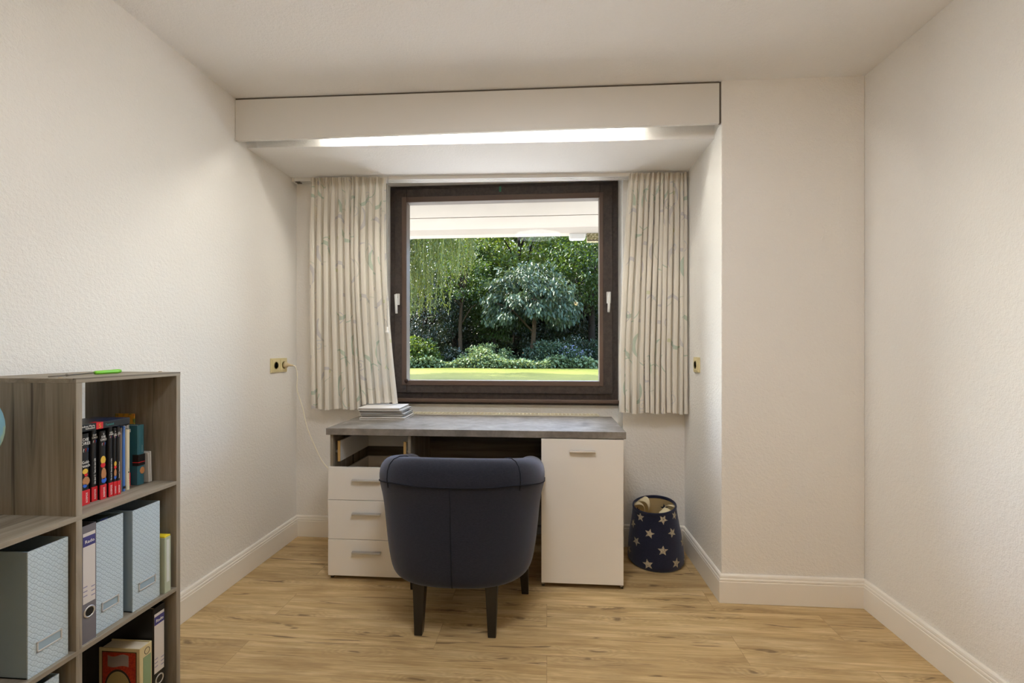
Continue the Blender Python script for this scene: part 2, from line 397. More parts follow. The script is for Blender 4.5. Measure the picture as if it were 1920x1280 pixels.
# curtains ------------------------------------------------------------
def curtain_mat():
    m = bpy.data.materials.new('printed_curtain_cloth'); m.use_nodes = True; nt = m.node_tree; b = nt.nodes['Principled BSDF']
    b.inputs['Roughness'].default_value = .9; b.inputs['Specular IOR Level'].default_value = .1
    v = coords(m, kind='UV')
    cloth = lin(236, 232, 223)
    col = None
    def layer(scale, off, r0, col_a, col_b, kind, prev, rscale):
        mp = N(m, 'ShaderNodeMapping'); mp.inputs['Location'].default_value = off; mp.inputs['Scale'].default_value = (scale, scale, 1); L(m, v, mp.inputs[0])
        vo = N(m, 'ShaderNodeTexVoronoi', voronoi_dimensions='2D', feature='F1'); vo.inputs['Scale'].default_value = 1; vo.inputs['Randomness'].default_value = .75
        L(m, mp.outputs[0], vo.inputs['Vector'])
        d = N(m, 'ShaderNodeVectorMath', operation='SUBTRACT'); L(m, mp.outputs[0], d.inputs[0]); L(m, vo.outputs['Position'], d.inputs[1])
        sp = N(m, 'ShaderNodeSeparateColor'); L(m, vo.outputs['Color'], sp.inputs[0])
        rt = N(m, 'ShaderNodeVectorRotate', rotation_type='Z_AXIS'); L(m, d.outputs[0], rt.inputs[0]); L(m, math_(m, 'MULTIPLY', sp.outputs[0], 6.28 if kind != 'square' else .4), rt.inputs['Angle'])
        xy = N(m, 'ShaderNodeSeparateXYZ'); L(m, rt.outputs[0], xy.inputs[0]); X, Y = xy.outputs[0], xy.outputs[1]
        def dist(cx, cy):
            a = math_(m, 'SUBTRACT', X, cx); b_ = math_(m, 'SUBTRACT', Y, cy)
            return math_(m, 'SQRT', math_(m, 'ADD', math_(m, 'MULTIPLY', a, a), math_(m, 'MULTIPLY', b_, b_)))
        if kind == 'leaf':       # lens between two circles
            f = math_(m, 'MULTIPLY', math_(m, 'LESS_THAN', dist(0, .30), .37), math_(m, 'GREATER_THAN', dist(0.08, .46), .45))
        elif kind == 'swirl':    # thin spiral
            r = dist(0, 0); an = math_(m, 'ARCTAN2', Y, X)
            w_ = math_(m, 'SINE', math_(m, 'ADD', math_(m, 'MULTIPLY', r, 95.), an))
            f = math_(m, 'MULTIPLY', math_(m, 'GREATER_THAN', w_, .55), math_(m, 'LESS_THAN', r, r0))
        elif kind == 'stem':
            f = math_(m, 'MULTIPLY', math_(m, 'LESS_THAN', math_(m, 'ABSOLUTE', math_(m, 'SUBTRACT', dist(0, .3), .33)), .012), math_(m, 'LESS_THAN', dist(0, 0), .26))
        else:
            f = math_(m, 'MULTIPLY', math_(m, 'LESS_THAN', math_(m, 'ABSOLUTE', X), r0), math_(m, 'LESS_THAN', math_(m, 'ABSOLUTE', Y), r0 * .9))
        f = math_(m, 'MULTIPLY', f, math_(m, 'LESS_THAN', sp.outputs[2], rscale))
        c = mixc(m, math_(m, 'GREATER_THAN', sp.outputs[1], .5), col_a, col_b)
        return mixc(m, math_(m, 'MULTIPLY', f, .52), prev, c)
    g, l, y = lin(150, 186, 165), lin(186, 186, 198), lin(206, 214, 160)
    c = layer(4.3, (.3, .1, 0), .2, g, l, 'leaf', cloth, .85)
    c = layer(3.4, (.7, .45, 0), .14, l, lin(205, 208, 214), 'swirl', c, .6)
    c = layer(3.9, (.2, .75, 0), .1, g, lin(200, 205, 190), 'stem', c, .8)
    c = layer(4.7, (.9, .2, 0), .055, y, l, 'square', c, .5)
    base(m, c)
    wv = noise(m, coords(m, (1, 1, 1), kind='UV'), 900, 2); bump(m, wv, .15, .0008)
    tr = N(m, 'ShaderNodeBsdfTranslucent'); L(m, c, tr.inputs[0]); mx = N(m, 'ShaderNodeMixShader'); mx.inputs[0].default_value = .22
    L(m, b.outputs[0], mx.inputs[1]); L(m, tr.outputs[0], mx.inputs[2]); L(m, mx.outputs[0], nt.nodes['Material Output'].inputs[0])
    return m
M['curtain'] = curtain_mat()
def curtain_surface(seed, xl, xr, nf, y0, amp, zt, zb, sag):
    r = random.Random(seed)
    # irregular folds: cumulative phase
    W = [r.uniform(.6, 1.45) for _ in range(nf)]; T = sum(W); cum = [0]
    for a in W: cum.append(cum[-1] + a / T)
    A = [r.uniform(.7, 1.25) for _ in range(nf + 1)]
    def phase(s):
        for i in range(nf):
            if s <= cum[i + 1] or i == nf - 1: return i, (s - cum[i]) / (cum[i + 1] - cum[i])
    def pt(s, z):
        k = (zt(0) - z) / (zt(0) - zb(s))          # 0 top .. 1 bottom
        k = max(0, min(1, k))
        i, f = phase(s)
        g = .5 - .5 * math.cos(2 * math.pi * f); g = g ** .55        # broad flat front, sharp recess
        yy = y0 + amp * (.35 + .65 * min(1, k * 5)) * A[i] * (1 - 2 * g) + .003 * math.sin(s * 9 + z * 3)
        hd = max(0, 1 - k * 14)                                      # gathered heading: fine pleats
        yy += hd * .008 * math.sin(s * nf * 3.7 * 2 * math.pi)
        xx = xl(k) + (xr(k) - xl(k)) * s + .010 * (1 - .3 * k) * math.sin(4 * math.pi * f) * (.3 + .7 * min(1, k * 4)) + .004 * math.sin(z * 2.3 + i * 1.7) * k
        return xx, yy
    return pt
def make_curtain(name, seed, xl, xr, nf, zb, label, y0=2.742, amp=.0205, uoff=0):
    ns, nz = nf * 18, 60
    zt = lambda x: soff_z(-1.2 if x < 0.5 and name_left else .65) - .012
    pt = curtain_surface(seed, xl, xr, nf, y0, amp, lambda s: 2.252, zb, 0)
    root = thing(name, label, 'curtain', ((xl(0) + xr(0)) / 2, y0, 2.24))
    def sheet(za, zb_, off, hem=False):
        bm = BM(); uvl = bm.loops.layers.uv.new('UVMap'); rows = []; uvs = []
        U = [0]
        for j in range(ns + 1):
            s = j / ns; p = pt(s, 1.5)
            if j: U.append(U[-1] + math.hypot(p[0] - pp[0], p[1] - pp[1]))
            pp = p
        for i in range(nz + 1 if not hem else 5):
            row = []; uvr = []
            for j in range(ns + 1):
                s = j / ns; a, b = za(s), zb_(s); z = a + (b - a) * i / (nz if not hem else 4)
                x, y = pt(s, z); row.append((x, y + off, z)); uvr.append((U[j] + uoff, z))
            rows.append(row); uvs.append(uvr)
        vs = grid(bm, rows); bm.verts.index_update()
        uvd = {}
        for i, r_ in enumerate(vs):
            for j, v in enumerate(r_): uvd[v] = uvs[i][j]
        for f in bm.faces:
            for l in f.loops: l[uvl].uv = uvd[l.vert]
        return bm
    top = lambda s: soff_z(xl(0) + (xr(0) - xl(0)) * s) - .012 - .0025 * (1 - math.cos(s * nf * 2 * math.pi * 2))
    o = obj('cloth', sheet(top, zb, 0), M['curtain'], root, smooth=True)
    h = obj('heading_tape', sheet(lambda s: top(s) - .001, lambda s: top(s) - .034, -.0022, True), M['curtain'], root, smooth=True)
    h = obj('hem', sheet(lambda s: zb(s) + .105, lambda s: zb(s) + .001, -.0018, True), M['curtain'], root, smooth=True)
    return root
name_left = True
def hem_left(s):
    return .826 + .040 * max(0, min(1, (s - .58) / .08)) + .004 * math.sin(s * 23)
make_curtain('curtain', 5, lambda k: -1.462 + .002 * k, lambda k: -.985 + .07 * max(0, (k - .3) / .7) ** 1.6, 12, hem_left,
             'pale curtain with green and lilac swirl print left of the window')
make_curtain('curtain', 11, lambda k: .487 - .062 * min(1, k * 1.3) ** .8, lambda k: .818 - .004 * k, 12, lambda s: .822 + .005 * math.sin(s * 19),
             'pale curtain with green and lilac swirl print right of the window', uoff=.37)

# ------------------------------------------------------------------ sockets and cable
def socket_face(parent, y, z, x, side):
    """square insert with round recess; side=+1 looks to +X"""
    f = obj('socket_insert', bx(min(x, x + side * .004), max(x, x + side * .004), y - .033, y + .033, z - .033, z + .033), M['cream'], parent, bevel=.002)
    bm = BM(); lathe(bm, [(0.0, x + side * .0042), (.019, x + side * .0042), (.0215, x + side * .0055), (.0225, x + side * .0042)], (0, y, z), 28, 'X'); r = obj('recess', bm, M['cream_dark'], f, smooth=True)
    bm = BM()
    for dy in (-.0095, .0095): tube(bm, [(x + side * .0043, y + dy, z), (x + side * .0052, y + dy, z)], .003, 10)
    obj('pin_holes', bm, M['black'], f)
    return f
s = thing('double_socket', 'cream double wall socket on the left wall with one plug in it', 'socket', (XL, 2.63, 1.10))
obj('cover_plate', bx(XL, XL + .009, 2.545, 2.708, 1.058, 1.142), M['cream'], s, bevel=.003)
socket_face(s, 2.587, 1.10, XL + .009, 1); socket_face(s, 2.667, 1.10, XL + .009, 1)
s = thing('wall_socket', 'single cream wall socket on the side of the wall block right of the window', 'socket', (XP, 2.59, 1.11))
obj('cover_plate', bx(XP - .009, XP, 2.547, 2.637, 1.068, 1.152), M['cream'], s, bevel=.003)
socket_face(s, 2.592, 1.11, XP - .009, -1)
c = thing('power_cable', 'thin cream power cable with plug hanging from the double socket', 'cable', (XL + .02, 2.667, 1.10))
bm = BM(); tube(bm, [(XL + .0155, 2.667, 1.10), (XL + .03, 2.667, 1.10), (XL + .042, 2.667, 1.10), (XL + .06, 2.668, 1.098), (XL + .072, 2.668, 1.096)], [.018, .017, .009, .006, .004], 14)
obj('plug', bm, mat('plug_plastic', lin(205, 190, 155), .4), c, smooth=True)
def catmull(P, n=8):
    P = [Vector(p) for p in P]; out = []
    Q = [P[0]] + P + [P[-1]]
    for i in range(1, len(Q) - 2):
        for k in range(n):
            t = k / n; a, b, c_, d = Q[i - 1], Q[i], Q[i + 1], Q[i + 2]
            out.append(.5 * ((2 * b) + (c_ - a) * t + (2 * a - 5 * b + 4 * c_ - d) * t * t + (3 * b - a - 3 * c_ + d) * t ** 3))
    out.append(P[-1]); return out
bm = BM(); tube(bm, catmull([(XL + .068, 2.668, 1.096), (XL + .083, 2.672, 1.088), (XL + .09, 2.68, 1.03), (XL + .082, 2.69, .95), (XL + .105, 2.71, .84), (XL + .128, 2.72, .72), (XL + .172, 2.73, .60), (XL + .225, 2.74, .49), (XL + .31, 2.75, .41), (XL + .42, 2.76, .355), (XL + .55, 2.80, .34)]), .0029, 8)
obj('cord', bm, mat('cable_plastic', lin(245, 240, 222), .4), c, smooth=True)

# ------------------------------------------------------------------ desk
dk = thing('desk', 'white desk with concrete look top, drawers left and a door right', 'desk', (-.376, 2.56, 0))
obj('tabletop', bx(-1.145, .392, 2.305, 2.822, .751, .786), M['concrete'], dk, bevel=.0015)
DZ = .7505
for x0 in (-1.130, -.716, -.026, .366):
    obj('side_panel', bx(x0, x0 + .016, 2.322 if x0 < -1 or x0 > .3 or 1 else 2.33, 2.80, .010, DZ), M['wood_z'], dk)
obj('cabinet_back', bx(-1.114, -.716, 2.785, 2.800, .02, DZ), M['desk_wood_shade'], dk)
obj('cabinet_back', bx(-.010, .366, 2.785, 2.800, .02, DZ), M['desk_wood_shade'], dk)
obj('kneehole_panel', bx(-.700, -.026, 2.72, 2.736, .10, DZ), M['desk_wood_shade'], dk)
obj('cabinet_floor', bx(-1.114, -.716, 2.33, 2.785, .03, .046), M['desk_wood_shade'], dk); obj('cabinet_floor', bx(-.010, .366, 2.34, 2.785, .03, .046), M['desk_wood_shade'], dk)
def bar_handle(x0, x1, z, y, parent):
    bm = BM(); prism(bm, [(y - .016, z - .006), (y - .018, z + .001), (y - .016, z + .006), (y, z + .006), (y, z + .003), (y - .012, z + .002), (y - .012, z - .006)], 'X', x0, x1)
    obj('handle', bm, M['metal'], parent)
for z0, z1, hz in ((.4155, .584, .518), (.2125, .4125, .345), (.022, .2095, .146)):
    d = obj('drawer_front', bx(-1.134, -.702, 2.306, 2.321, z0, z1), M['lacquer'], dk, bevel=.0012)
    bar_handle(-1.002, -.851, hz, 2.306, d)
# the box of the top drawer, its front missing, and the box of the drawer below
bm = BM(); box(bm, -1.098, -1.086, 2.345, 2.74, .605, .712); box(bm, -.744, -.732, 2.345, 2.74, .605, .712); box(bm, -1.086, -.744, 2.728, 2.74, .605, .712)
db = obj('drawer_box', bm, M['drawer_in'], dk)
obj('raw_edge', bx(-1.099, -1.0855, 2.342, 2.345, .605, .713), M['chip'], db); obj('raw_edge', bx(-.7445, -.7315, 2.342, 2.345, .605, .713), M['chip'], db)
obj('runner', bx(-1.112, -1.1, 2.345, 2.72, .650, .664), M['steel'], db); obj('runner', bx(-.730, -.718, 2.345, 2.72, .650, .664), M['steel'], db)
bm = BM(); box(bm, -1.098, -1.086, 2.322, 2.74, .43, .545); box(bm, -.744, -.732, 2.322, 2.74, .43, .545); box(bm, -1.086, -.744, 2.728, 2.74, .43, .545); box(bm, -1.086, -.744, 2.322, 2.728, .43, .436)
obj('drawer_box', bm, M['drawer_in'], dk)
dr = obj('door', bx(-.027, .379, 2.306, 2.321, .026, .7475), M['lacquer'], dk, bevel=.0012)
bar_handle(.113, .240, .686, 2.306, dr)
for x in (-1.122, -.708, -.018, .374):
    for y in (2.335, 2.78): obj('foot', bx(x - .007, x + .007, y - .01, y + .01, .0005, .010), M['leg'], dk)

# paper stack
def sheafs():
    specs = [(.7865, .799, -1.086, -.820, 2.590, 2.800, 1.5, 'stapled white booklet at the very bottom of the pile on the desk', .9),
             (.7995, .8105, -1.076, -.832, 2.602, 2.802, -2.0, 'creased white booklet second from the bottom of the desk pile', .8),
             (.8120, .8205, -1.084, -.826, 2.594, 2.802, 3.0, 'beige edged booklet in the middle of the desk pile with a gap beneath', .72),
             (.8220, .8310, -1.092, -.846, 2.600, 2.800, 4.2, 'off white booklet third from the top of the desk pile', .84),
             (.8322, .8405, -1.088, -.836, 2.592, 2.796, .6, 'grey edged booklet just under the top one of the desk pile', .74),
             (.8412, .8560, -1.094, -.850, 2.584, 2.790, 2.2, 'thick clean white booklet on top of the pile on the desk', .95)]
    for i, (z0, z1, x0, x1, y0, y1, rot, lab, k) in enumerate(specs):
        cx, cy = (x0 + x1) / 2, (y0 + y1) / 2
        t = thing('booklet', lab, 'booklet', (cx, cy, z0), 'white booklets piled on the desk')
        cov = mat('booklet_cover', lin(238 * k + 12, 236 * k + 12, 234 * k + 12), .6)
        dark = mat('shaded_page_edges', lin(165 * k, 158 * k, 146 * k), .8)  # page edges darkened, the shade between the layers painted into them
        q = (z1 - z0)
        bm = BM(); box(bm, x0, x1, y0, y1, z1 - q * .28, z1); box(bm, x0, x1, y0, y1, z0, z0 + q * .22); box(bm, x0, x0 + .002, y0, y1, z0 + q * .22, z1 - q * .28)
        obj('cover', bm, cov, t, bevel=.0006)
        bm = BM(); box(bm, x0 + .0022, x1 - .004, y0 + .003, y1 - .003, z0 + q * .24, z1 - q * .30); obj('pages', bm, dark, t)
        t.rotation_euler.z = R(rot)
sheafs()

# ------------------------------------------------------------------ tub chair
XC, YC, YF = -.385, 2.14, 2.325
ch = thing('tub_chair', 'dark navy fabric tub chair with black wooden legs facing the desk', 'armchair', (XC, 2.08, 0))
def plan(W, Rk, n=2.55, k=44, yf=YF):
    pts = []
    for i in range(6): pts.append((W, yf + (YC - yf) * i / 6))
    for i in range(k + 1):
        a = math.pi * i / k; c_, s_ = math.cos(a), math.sin(a)
        pts.append((W * math.copysign(abs(c_) ** (2 / n), c_), YC - Rk * abs(s_) ** (2 / n)))
    for i in range(1, 7): pts.append((-W, YC + (yf - YC) * i / 6))
    return pts
shell = [  # half width, back radius, z
    (.262, .245, .212), (.300, .282, .213), (.312, .292, .222), (.323, .302, .245), (.333, .312, .30), (.343, .320, .38), (.350, .326, .47), (.357, .331, .55), (.364, .337, .592),
    (.371, .345, .625), (.376, .350, .660), (.374, .347, .695), (.365, .339, .722), (.347, .322, .744), (.320, .296, .755), (.288, .266, .755),
    (.262, .242, .743), (.245, .226, .720), (.240, .220, .69), (.245, .224, .60), (.250, .230, .50), (.252, .232, .43), (.252, .232, .30)]
def droop(x, y, z):   # arms fall a little towards the front
    t = max(0, y - 1.84); return z - .20 * t * max(0, min(1, (z - .42) / .22))
rows = []
for W, Rk, z in shell: rows.append([(XC + x, y, droop(x, y, z)) for x, y in plan(W, Rk)])
bm = BM(); vs = grid(bm, rows)
for e in (0, -1):
    bm.faces.new([r[e] for r in vs])
bm.faces.new(list(vs[0])); 
sh = obj('backrest_shell', bm, M['navy'], ch, smooth=True)
sh.modifiers.new('s', 'SUBSURF').render_levels = 1; sh.modifiers['s'].levels = 1
def level(z):
    for a, b in zip(shell[:13], shell[1:13]):
        if a[2] <= z <= b[2]:
            t = (z - a[2]) / (b[2] - a[2]); return a[0] + (b[0] - a[0]) * t, a[1] + (b[1] - a[1]) * t
    return shell[12][:2]
bm = BM(); W, Rk = level(.647); tube(bm, [(XC + x, y, droop(x, y, .647)) for x, y in plan(W + .001, Rk + .001)], .0022, 6); obj('seam', bm, M['navy_seam'], sh, smooth=True)
bm = BM(); pts = []
for z in [.222 + i * .02125 for i in range(21)]:
    W, Rk = level(z); pts.append((XC, YC - Rk - .0008, z))
tube(bm, pts, .0022, 6); obj('seam', bm, M['navy_seam'], sh, smooth=True)
for sgn in (1, -1):      # seams where the roll of the back meets the rolls of the arms
    bm = BM(); pts = []
    for W, Rk, z in shell[9:18]:
        a = R(47); c_, s_ = math.cos(a), math.sin(a); x, y = (W + .0008) * c_ ** (2 / 2.55), YC - (Rk + .0008) * s_ ** (2 / 2.55)
        pts.append((XC + sgn * x, y, droop(x, y, z + (.0008 if z > .75 else 0))))
    tube(bm, pts, .002, 6); obj('seam', bm, M['navy_seam'], sh, smooth=True)
def cushion(z0, z1, grow, yf):
    bm = BM(); rows = []
    for t, k in ((0, .90), (.12, .97), (.5, 1.0), (.85, .97), (.97, .90), (1.0, .6), (1.005, .0)):
        rows.append([(XC + x * k * grow, 2.12 + (y - 2.12) * k, z0 + (z1 - z0) * t) for x, y in plan(.250, .230, yf=yf)])
    vs = grid(bm, rows, close_u=True); bm.faces.new(vs[0]); bmesh.ops.remove_doubles(bm, verts=bm.verts, dist=1e-5)
    return bm
obj('seat_cushion', cushion(.30, .425, 1.0, 2.35), M['navy'], ch, smooth=True)
obj('seat_base', cushion(.20, .31, 1.06, 2.33), M['navy'], ch, smooth=True)
for (tx, ty, x, y) in ((-.534, 1.905, -.536, 1.897), (-.229, 1.908, -.227, 1.904), (-.115, 2.235, -.105, 2.252), (-.648, 2.235, -.660, 2.252)):
    bm = BM(); rows = []
    for z, h, px, py in ((.0005, .0165, x, y), (.21, .0255, tx, ty), (.235, .0255, tx, ty)):
        rows.append([(px + a * h, py + b * h, z) for a, b in ((-1, -1), (1, -1), (1, 1), (-1, 1))])
    vs = grid(bm, rows, close_u=True); bm.faces.new(vs[0]); bm.faces.new(vs[-1]); obj('leg', bm, M['leg'], ch, bevel=.002)

# ------------------------------------------------------------------ starred fabric basket
bk = thing('fabric_basket', 'navy fabric basket with white stars on the floor right of the desk', 'basket', (.615, 2.66, 0))
M['navy_cloth'] = fabric('navy_cotton', lin(24, 27, 44), lin(40, 43, 64), 500)
M['lining'] = mat('beige_lining', lin(205, 185, 140), .9, .1)
def star_mat():
    m = mat('printed_star_white', lin(205, 195, 170), .9, .1)
    n = noise(m, coords(m), 320, 3, .7); base(m, ramp(m, n, [(.40, lin(70, 68, 76)), (.50, lin(200, 190, 166))])); return m
M['star'] = star_mat()
def bask(a, t, off=0.):   # a angle, t 0 bottom .. 1 top
    r = .155 + (.116 - .155) * t + .010 * math.sin(math.pi * min(1, t * 1.3)) * .6 + off
    r *= 1 + .012 * math.sin(a * 3 + 1) * (1 - t)
    if t < .05: r -= .010 * (1 - t / .05)
    cx, cy = .615 - .012 * t, 2.652 - .02 * t
    z = .001 + .322 * t + .012 * t * math.sin(a) + .010 * t * math.cos(a)
    return Vector((cx + r * math.cos(a), cy + r * math.sin(a), z))
NA = 64
bm = BM(); rows = [[bask(2 * math.pi * j / NA, t) for j in range(NA)] for t in (0, .02, .05, .12, .25, .4, .55, .7, .85, .95, 1)]
vs = grid(bm, rows, close_u=True); bm.faces.new(list(reversed(vs[0])))
obj('body', bm, M['navy_cloth'], bk, smooth=True)
bm = BM(); rows = [[bask(2 * math.pi * j / NA, t, -.004) for j in range(NA)] for t in (.995, .9, .7, .5, .3, .1, .02)]
vs = grid(bm, rows, close_u=True); bm.faces.new(vs[-1]); obj('lining', bm, M['lining'], bk, smooth=True)
bm = BM(); rows = []
for k in range(8):
    a2 = 2 * math.pi * k / 8; rows.append([bask(2 * math.pi * j / NA, .985, -.002 + .0052 * math.cos(a2)) + Vector((0, 0, .009 * math.sin(a2))) for j in range(NA)])
grid(bm, rows, close_u=True, close_v=True); obj('rim', bm, M['navy_cloth'], bk, smooth=True)
def star(ac, tc, r, rot, off=.0012):
    bm = BM(); H = .30; rad = .147 - .035 * tc; r *= 1.17
    poly = []
    for k in range(10):
        q = r if k % 2 == 0 else r * .44; an = rot + math.pi * k / 5
        poly.append((q * math.sin(an), q * math.cos(an)))
    cen = bm.verts.new(bask(ac, tc, off)); ring = []; r *= 1
    for px, pz in poly: ring.append(bm.verts.new(bask(ac + px / rad, tc + pz / H, off)))
    for i in range(10): bm.faces.new((cen, ring[i], ring[(i + 1) % 10]))
    return bm
for ac, tc, r, rot in ((-2.0, .66, .022, .2), (-1.05, .66, .022, -.3), (-2.55, .46, .022, .5), (-1.52, .39, .023, .1), (-2.05, .13, .024, -.2), (-1.02, .15, .024, .3), (-.42, .42, .022, .2),
                       (-1.42, .90, .022, .6), (-2.45, .90, .021, -.1), (-3.0, .22, .022, .4), (-2.9, .72, .021, .2), (-.75, .91, .02, .4), (-.1, .74, .021, .1), (-.35, .1, .021, .2), (.6, .5, .022, 0), (1.4, .3, .022, .3), (2.2, .6, .022, .1)):
    obj('star_print', star(ac, tc, r, rot), M['star'], bk)
for ac, tc, r, rot in ((.85, .80, .022, .2), (2.3, .78, .02, -.2), (1.6, .55, .02, .1)):   # stars showing through on the inside
    obj('star_print', star(ac, tc, r, rot, -.0052), M['navy_cloth'], bk)
for ac, w_, s_ in ((2.75, .040, 1), (2.15, .032, -1), (-1.25, .040, 1), (-.25, .028, -1)):   # corners of cloth folded in over the rim
    bm = BM(); rows = []
    for i in range(9):
        f = i / 8; row = []
        for j in range(5):
            g = (j / 4 - .5) * 2; ww = w_ * (1 - .75 * f)
            p = bask(ac + g * ww / .11 + .25 * s_ * f, .99, -.008 - .058 * math.sin(f * 1.9))
            p.z += .012 * math.sin(math.pi * f) - .055 * f * f + .006 * g * s_
            row.append(p)
        rows.append(row)
    grid(bm, rows); o = obj('folded_flap', bm, mat('cream_flap', lin(225, 212, 178), .85), bk, smooth=True)
    sd = o.modifiers.new('t', 'SOLIDIFY'); sd.thickness = .002

# ------------------------------------------------------------------ stepped cube shelf on the left
XF, XB = -1.235, -1.565
T = .016
sf = thing('shelf_unit', 'stepped open cube shelf in greyed oak against the left wall', 'shelf', (-1.4, 1.1, 0))
Yc = [1.4452, 1.1170, .7888, .4606]      # panels: far end, dividers, near end (left faces)
Zs = {1: 1.121, 2: .757, 3: .402, 4: .050}
obj('side_panel', bx(XB, XF, Yc[0], Yc[0] + T, 0.0005, Zs[1] - .012), M['wood_z'], sf, bevel=.0006)
obj('divider', bx(XB, XF, Yc[1], Yc[1] + T, Zs[2], Zs[1] - .0125), M['wood_z'], sf, bevel=.0006)
obj('divider', bx(XB, XF, Yc[1], Yc[1] + T, Zs[3], Zs[2] - .0125), M['wood_z'], sf, bevel=.0006)
obj('divider', bx(XB, XF, Yc[1], Yc[1] + T, Zs[4], Zs[3] - .0125), M['wood_z'], sf, bevel=.0006)
obj('divider', bx(XB, XF, Yc[2], Yc[2] + T, Zs[3], Zs[2] - .0125), M['wood_z'], sf, bevel=.0006)
obj('divider', bx(XB, XF, Yc[2], Yc[2] + T, Zs[4], Zs[3] - .0125), M['wood_z'], sf, bevel=.0006)
obj('side_panel', bx(XB, XF, Yc[3], Yc[3] + T, 0.0005, Zs[3] - .0125), M['wood_z'], sf, bevel=.0006)
obj('top_board', bx(XB, XF + .0004, Yc[1] - .0004, Yc[0] + T + .0004, Zs[1] - .0125, Zs[1]), M['wood_y'], sf, bevel=.0006)
obj('shelf_board', bx(XB, XF, Yc[2], Yc[0], Zs[2] - .0125, Zs[2]), M['wood_y'], sf, bevel=.0006)
obj('shelf_board', bx(XB, XF, Yc[3], Yc[0], Zs[3] - .0125, Zs[3]), M['wood_y'], sf, bevel=.0006)
obj('bottom_board', bx(XB, XF, Yc[3] + T, Yc[0], Zs[4] - .0125, Zs[4]), M['wood_y'], sf, bevel=.0006)
for x, y in ((-1.30, 1.135), (-1.51, 1.453), (-1.30, 1.453), (-1.51, 1.127)):
    bm = BM(); lathe(bm, [(0, Zs[1] + .0022), (.004, Zs[1] + .0018), (.006, Zs[1]), (0, Zs[1] - .0005)], (x, y, 0), 14); obj('screw_cap', bm, mat('tan_cap', lin(165, 145, 115), .5), sf, smooth=True)

# screwdriver on the shelf
sd_ = thing('screwdriver', 'screwdriver with bright green handle lying on top of the shelf', 'screwdriver', (-1.32, 1.2, Zs[1]))
bm = BM(); a0, a1, a2, a3 = Vector((-1.335, 1.135, Zs[1] + .003)), Vector((-1.343, 1.19, Zs[1] + .0045)), Vector((-1.350, 1.275, Zs[1] + .0062)), Vector((-1.36, 1.37, Zs[1] + .0068))
tube(bm, [a0, a2 + (a3 - a2) * .05], .0018, 8); obj('shaft', bm, M['steel'], sd_, smooth=True)
bm = BM(); tube(bm, [a1 + (a0 - a1) * .04, a1 - (a0 - a1) * .04], .0035, 10); obj('collar', bm, M['steel'], sd_, smooth=True)
bm = BM(); q = [a2 + (a3 - a2) * f for f in (0, .04, .3, .6, .85, .97, 1)]; tube(bm, q, [.0045, .0055, .006, .006, .0068, .0055, .003], 14)
obj('handle', bm, mat('bright_green_plastic', lin(120, 200, 45), .3), sd_, smooth=True)

# globe
gl = thing('globe', 'pale blue globe at the left edge standing on the lower step of the shelf', 'globe', (-1.375, .905, Zs[2]))
gc = (-1.372, .905, 1.012)
def globe_mat():
    m = mat('globe_map', (.2, .45, .55), .35)
    n = noise(m, coords(m, (1, 1, 1), (.4, .2, .9)), 9, 6, .55)
    base(m, ramp(m, n, [(.5, lin(112, 160, 178)), (.60, lin(125, 170, 185)), (.615, lin(150, 180, 165)), (.8, lin(170, 185, 150))])); return m
bm = BM(); lathe(bm, [(.127 * math.sin(math.pi * i / 24), -.127 * math.cos(math.pi * i / 24)) for i in range(25)], (gc[0], gc[1], gc[2]), 40); obj('ball', bm, globe_mat(), gl, smooth=True)
bm = BM(); rr = .134; tube(bm, [(gc[0], gc[1] - rr * math.sin(a_), gc[2] - rr * math.cos(a_)) for a_ in [math.pi * (.02 + .96 * i / 24) for i in range(25)]], .003, 8); obj('meridian_arm', bm, M['white'], gl, smooth=True)
bm = BM(); lathe(bm, [(0, Zs[2] + .0005), (.075, Zs[2] + .0005), (.078, Zs[2] + .006), (.06, Zs[2] + .014), (.012, Zs[2] + .03), (.010, gc[2] - .134), (0, gc[2] - .133)], (gc[0], gc[1], 0), 32); obj('foot', bm, M['white'], gl, smooth=True)

# books -----------------------------------------------------------------
M['pages'] = mat('paper_pages', lin(225, 216, 195), .9)
M['ink'] = mat('white_print', lin(232, 230, 225), .7)
M['redp'] = mat('red_print', lin(205, 35, 42), .45); M['blackcover'] = mat('black_book_cover', lin(24, 24, 27), .4)
M['bluep'] = mat('blue_print', lin(50, 100, 200), .5); M['gold'] = mat('yellow_print', lin(214, 176, 60), .6)
M['skin'] = mat('brown_print', lin(176, 122, 76), .6); M['teal_ink'] = mat('teal_print', lin(70, 150, 145), .6)
def book(name, label, y0, y1, x, z0, h, d, cover, group=None, round_=.0025, pages=True, extra=None, cat='book'):
    """standing book, spine towards +X"""
    t = thing(name, label, cat, (x - d / 2, (y0 + y1) / 2, z0), group)
    z0 += .0005
    bm = BM(); ct = .0015; w_ = y1 - y0; ym = (y0 + y1) / 2
    sec = [(x - d, y0), (x - .004, y0), (x - .0012, y0 + w_ * .12), (x, ym - w_ * .15), (x, ym + w_ * .15), (x - .0012, y1 - w_ * .12), (x - .004, y1), (x - d, y1), (x - d, y1 - ct), (x - .005, y1 - ct), (x - .005, y0 + ct), (x - d, y0 + ct)]
    prism(bm, sec, 'Z', z0, z0 + h); c_ = obj('cover', bm, cover, t)
    if pages: obj('pages', bx(x - d + .003, x - .0052, y0 + ct + .0002, y1 - ct - .0002, z0 + .002, z0 + h - .003), M['pages'], t)
    if extra: extra(t, c_, y0, y1, x, z0, h)
    return t
YD, ZD = (0, 1, 0), (0, 0, 1)
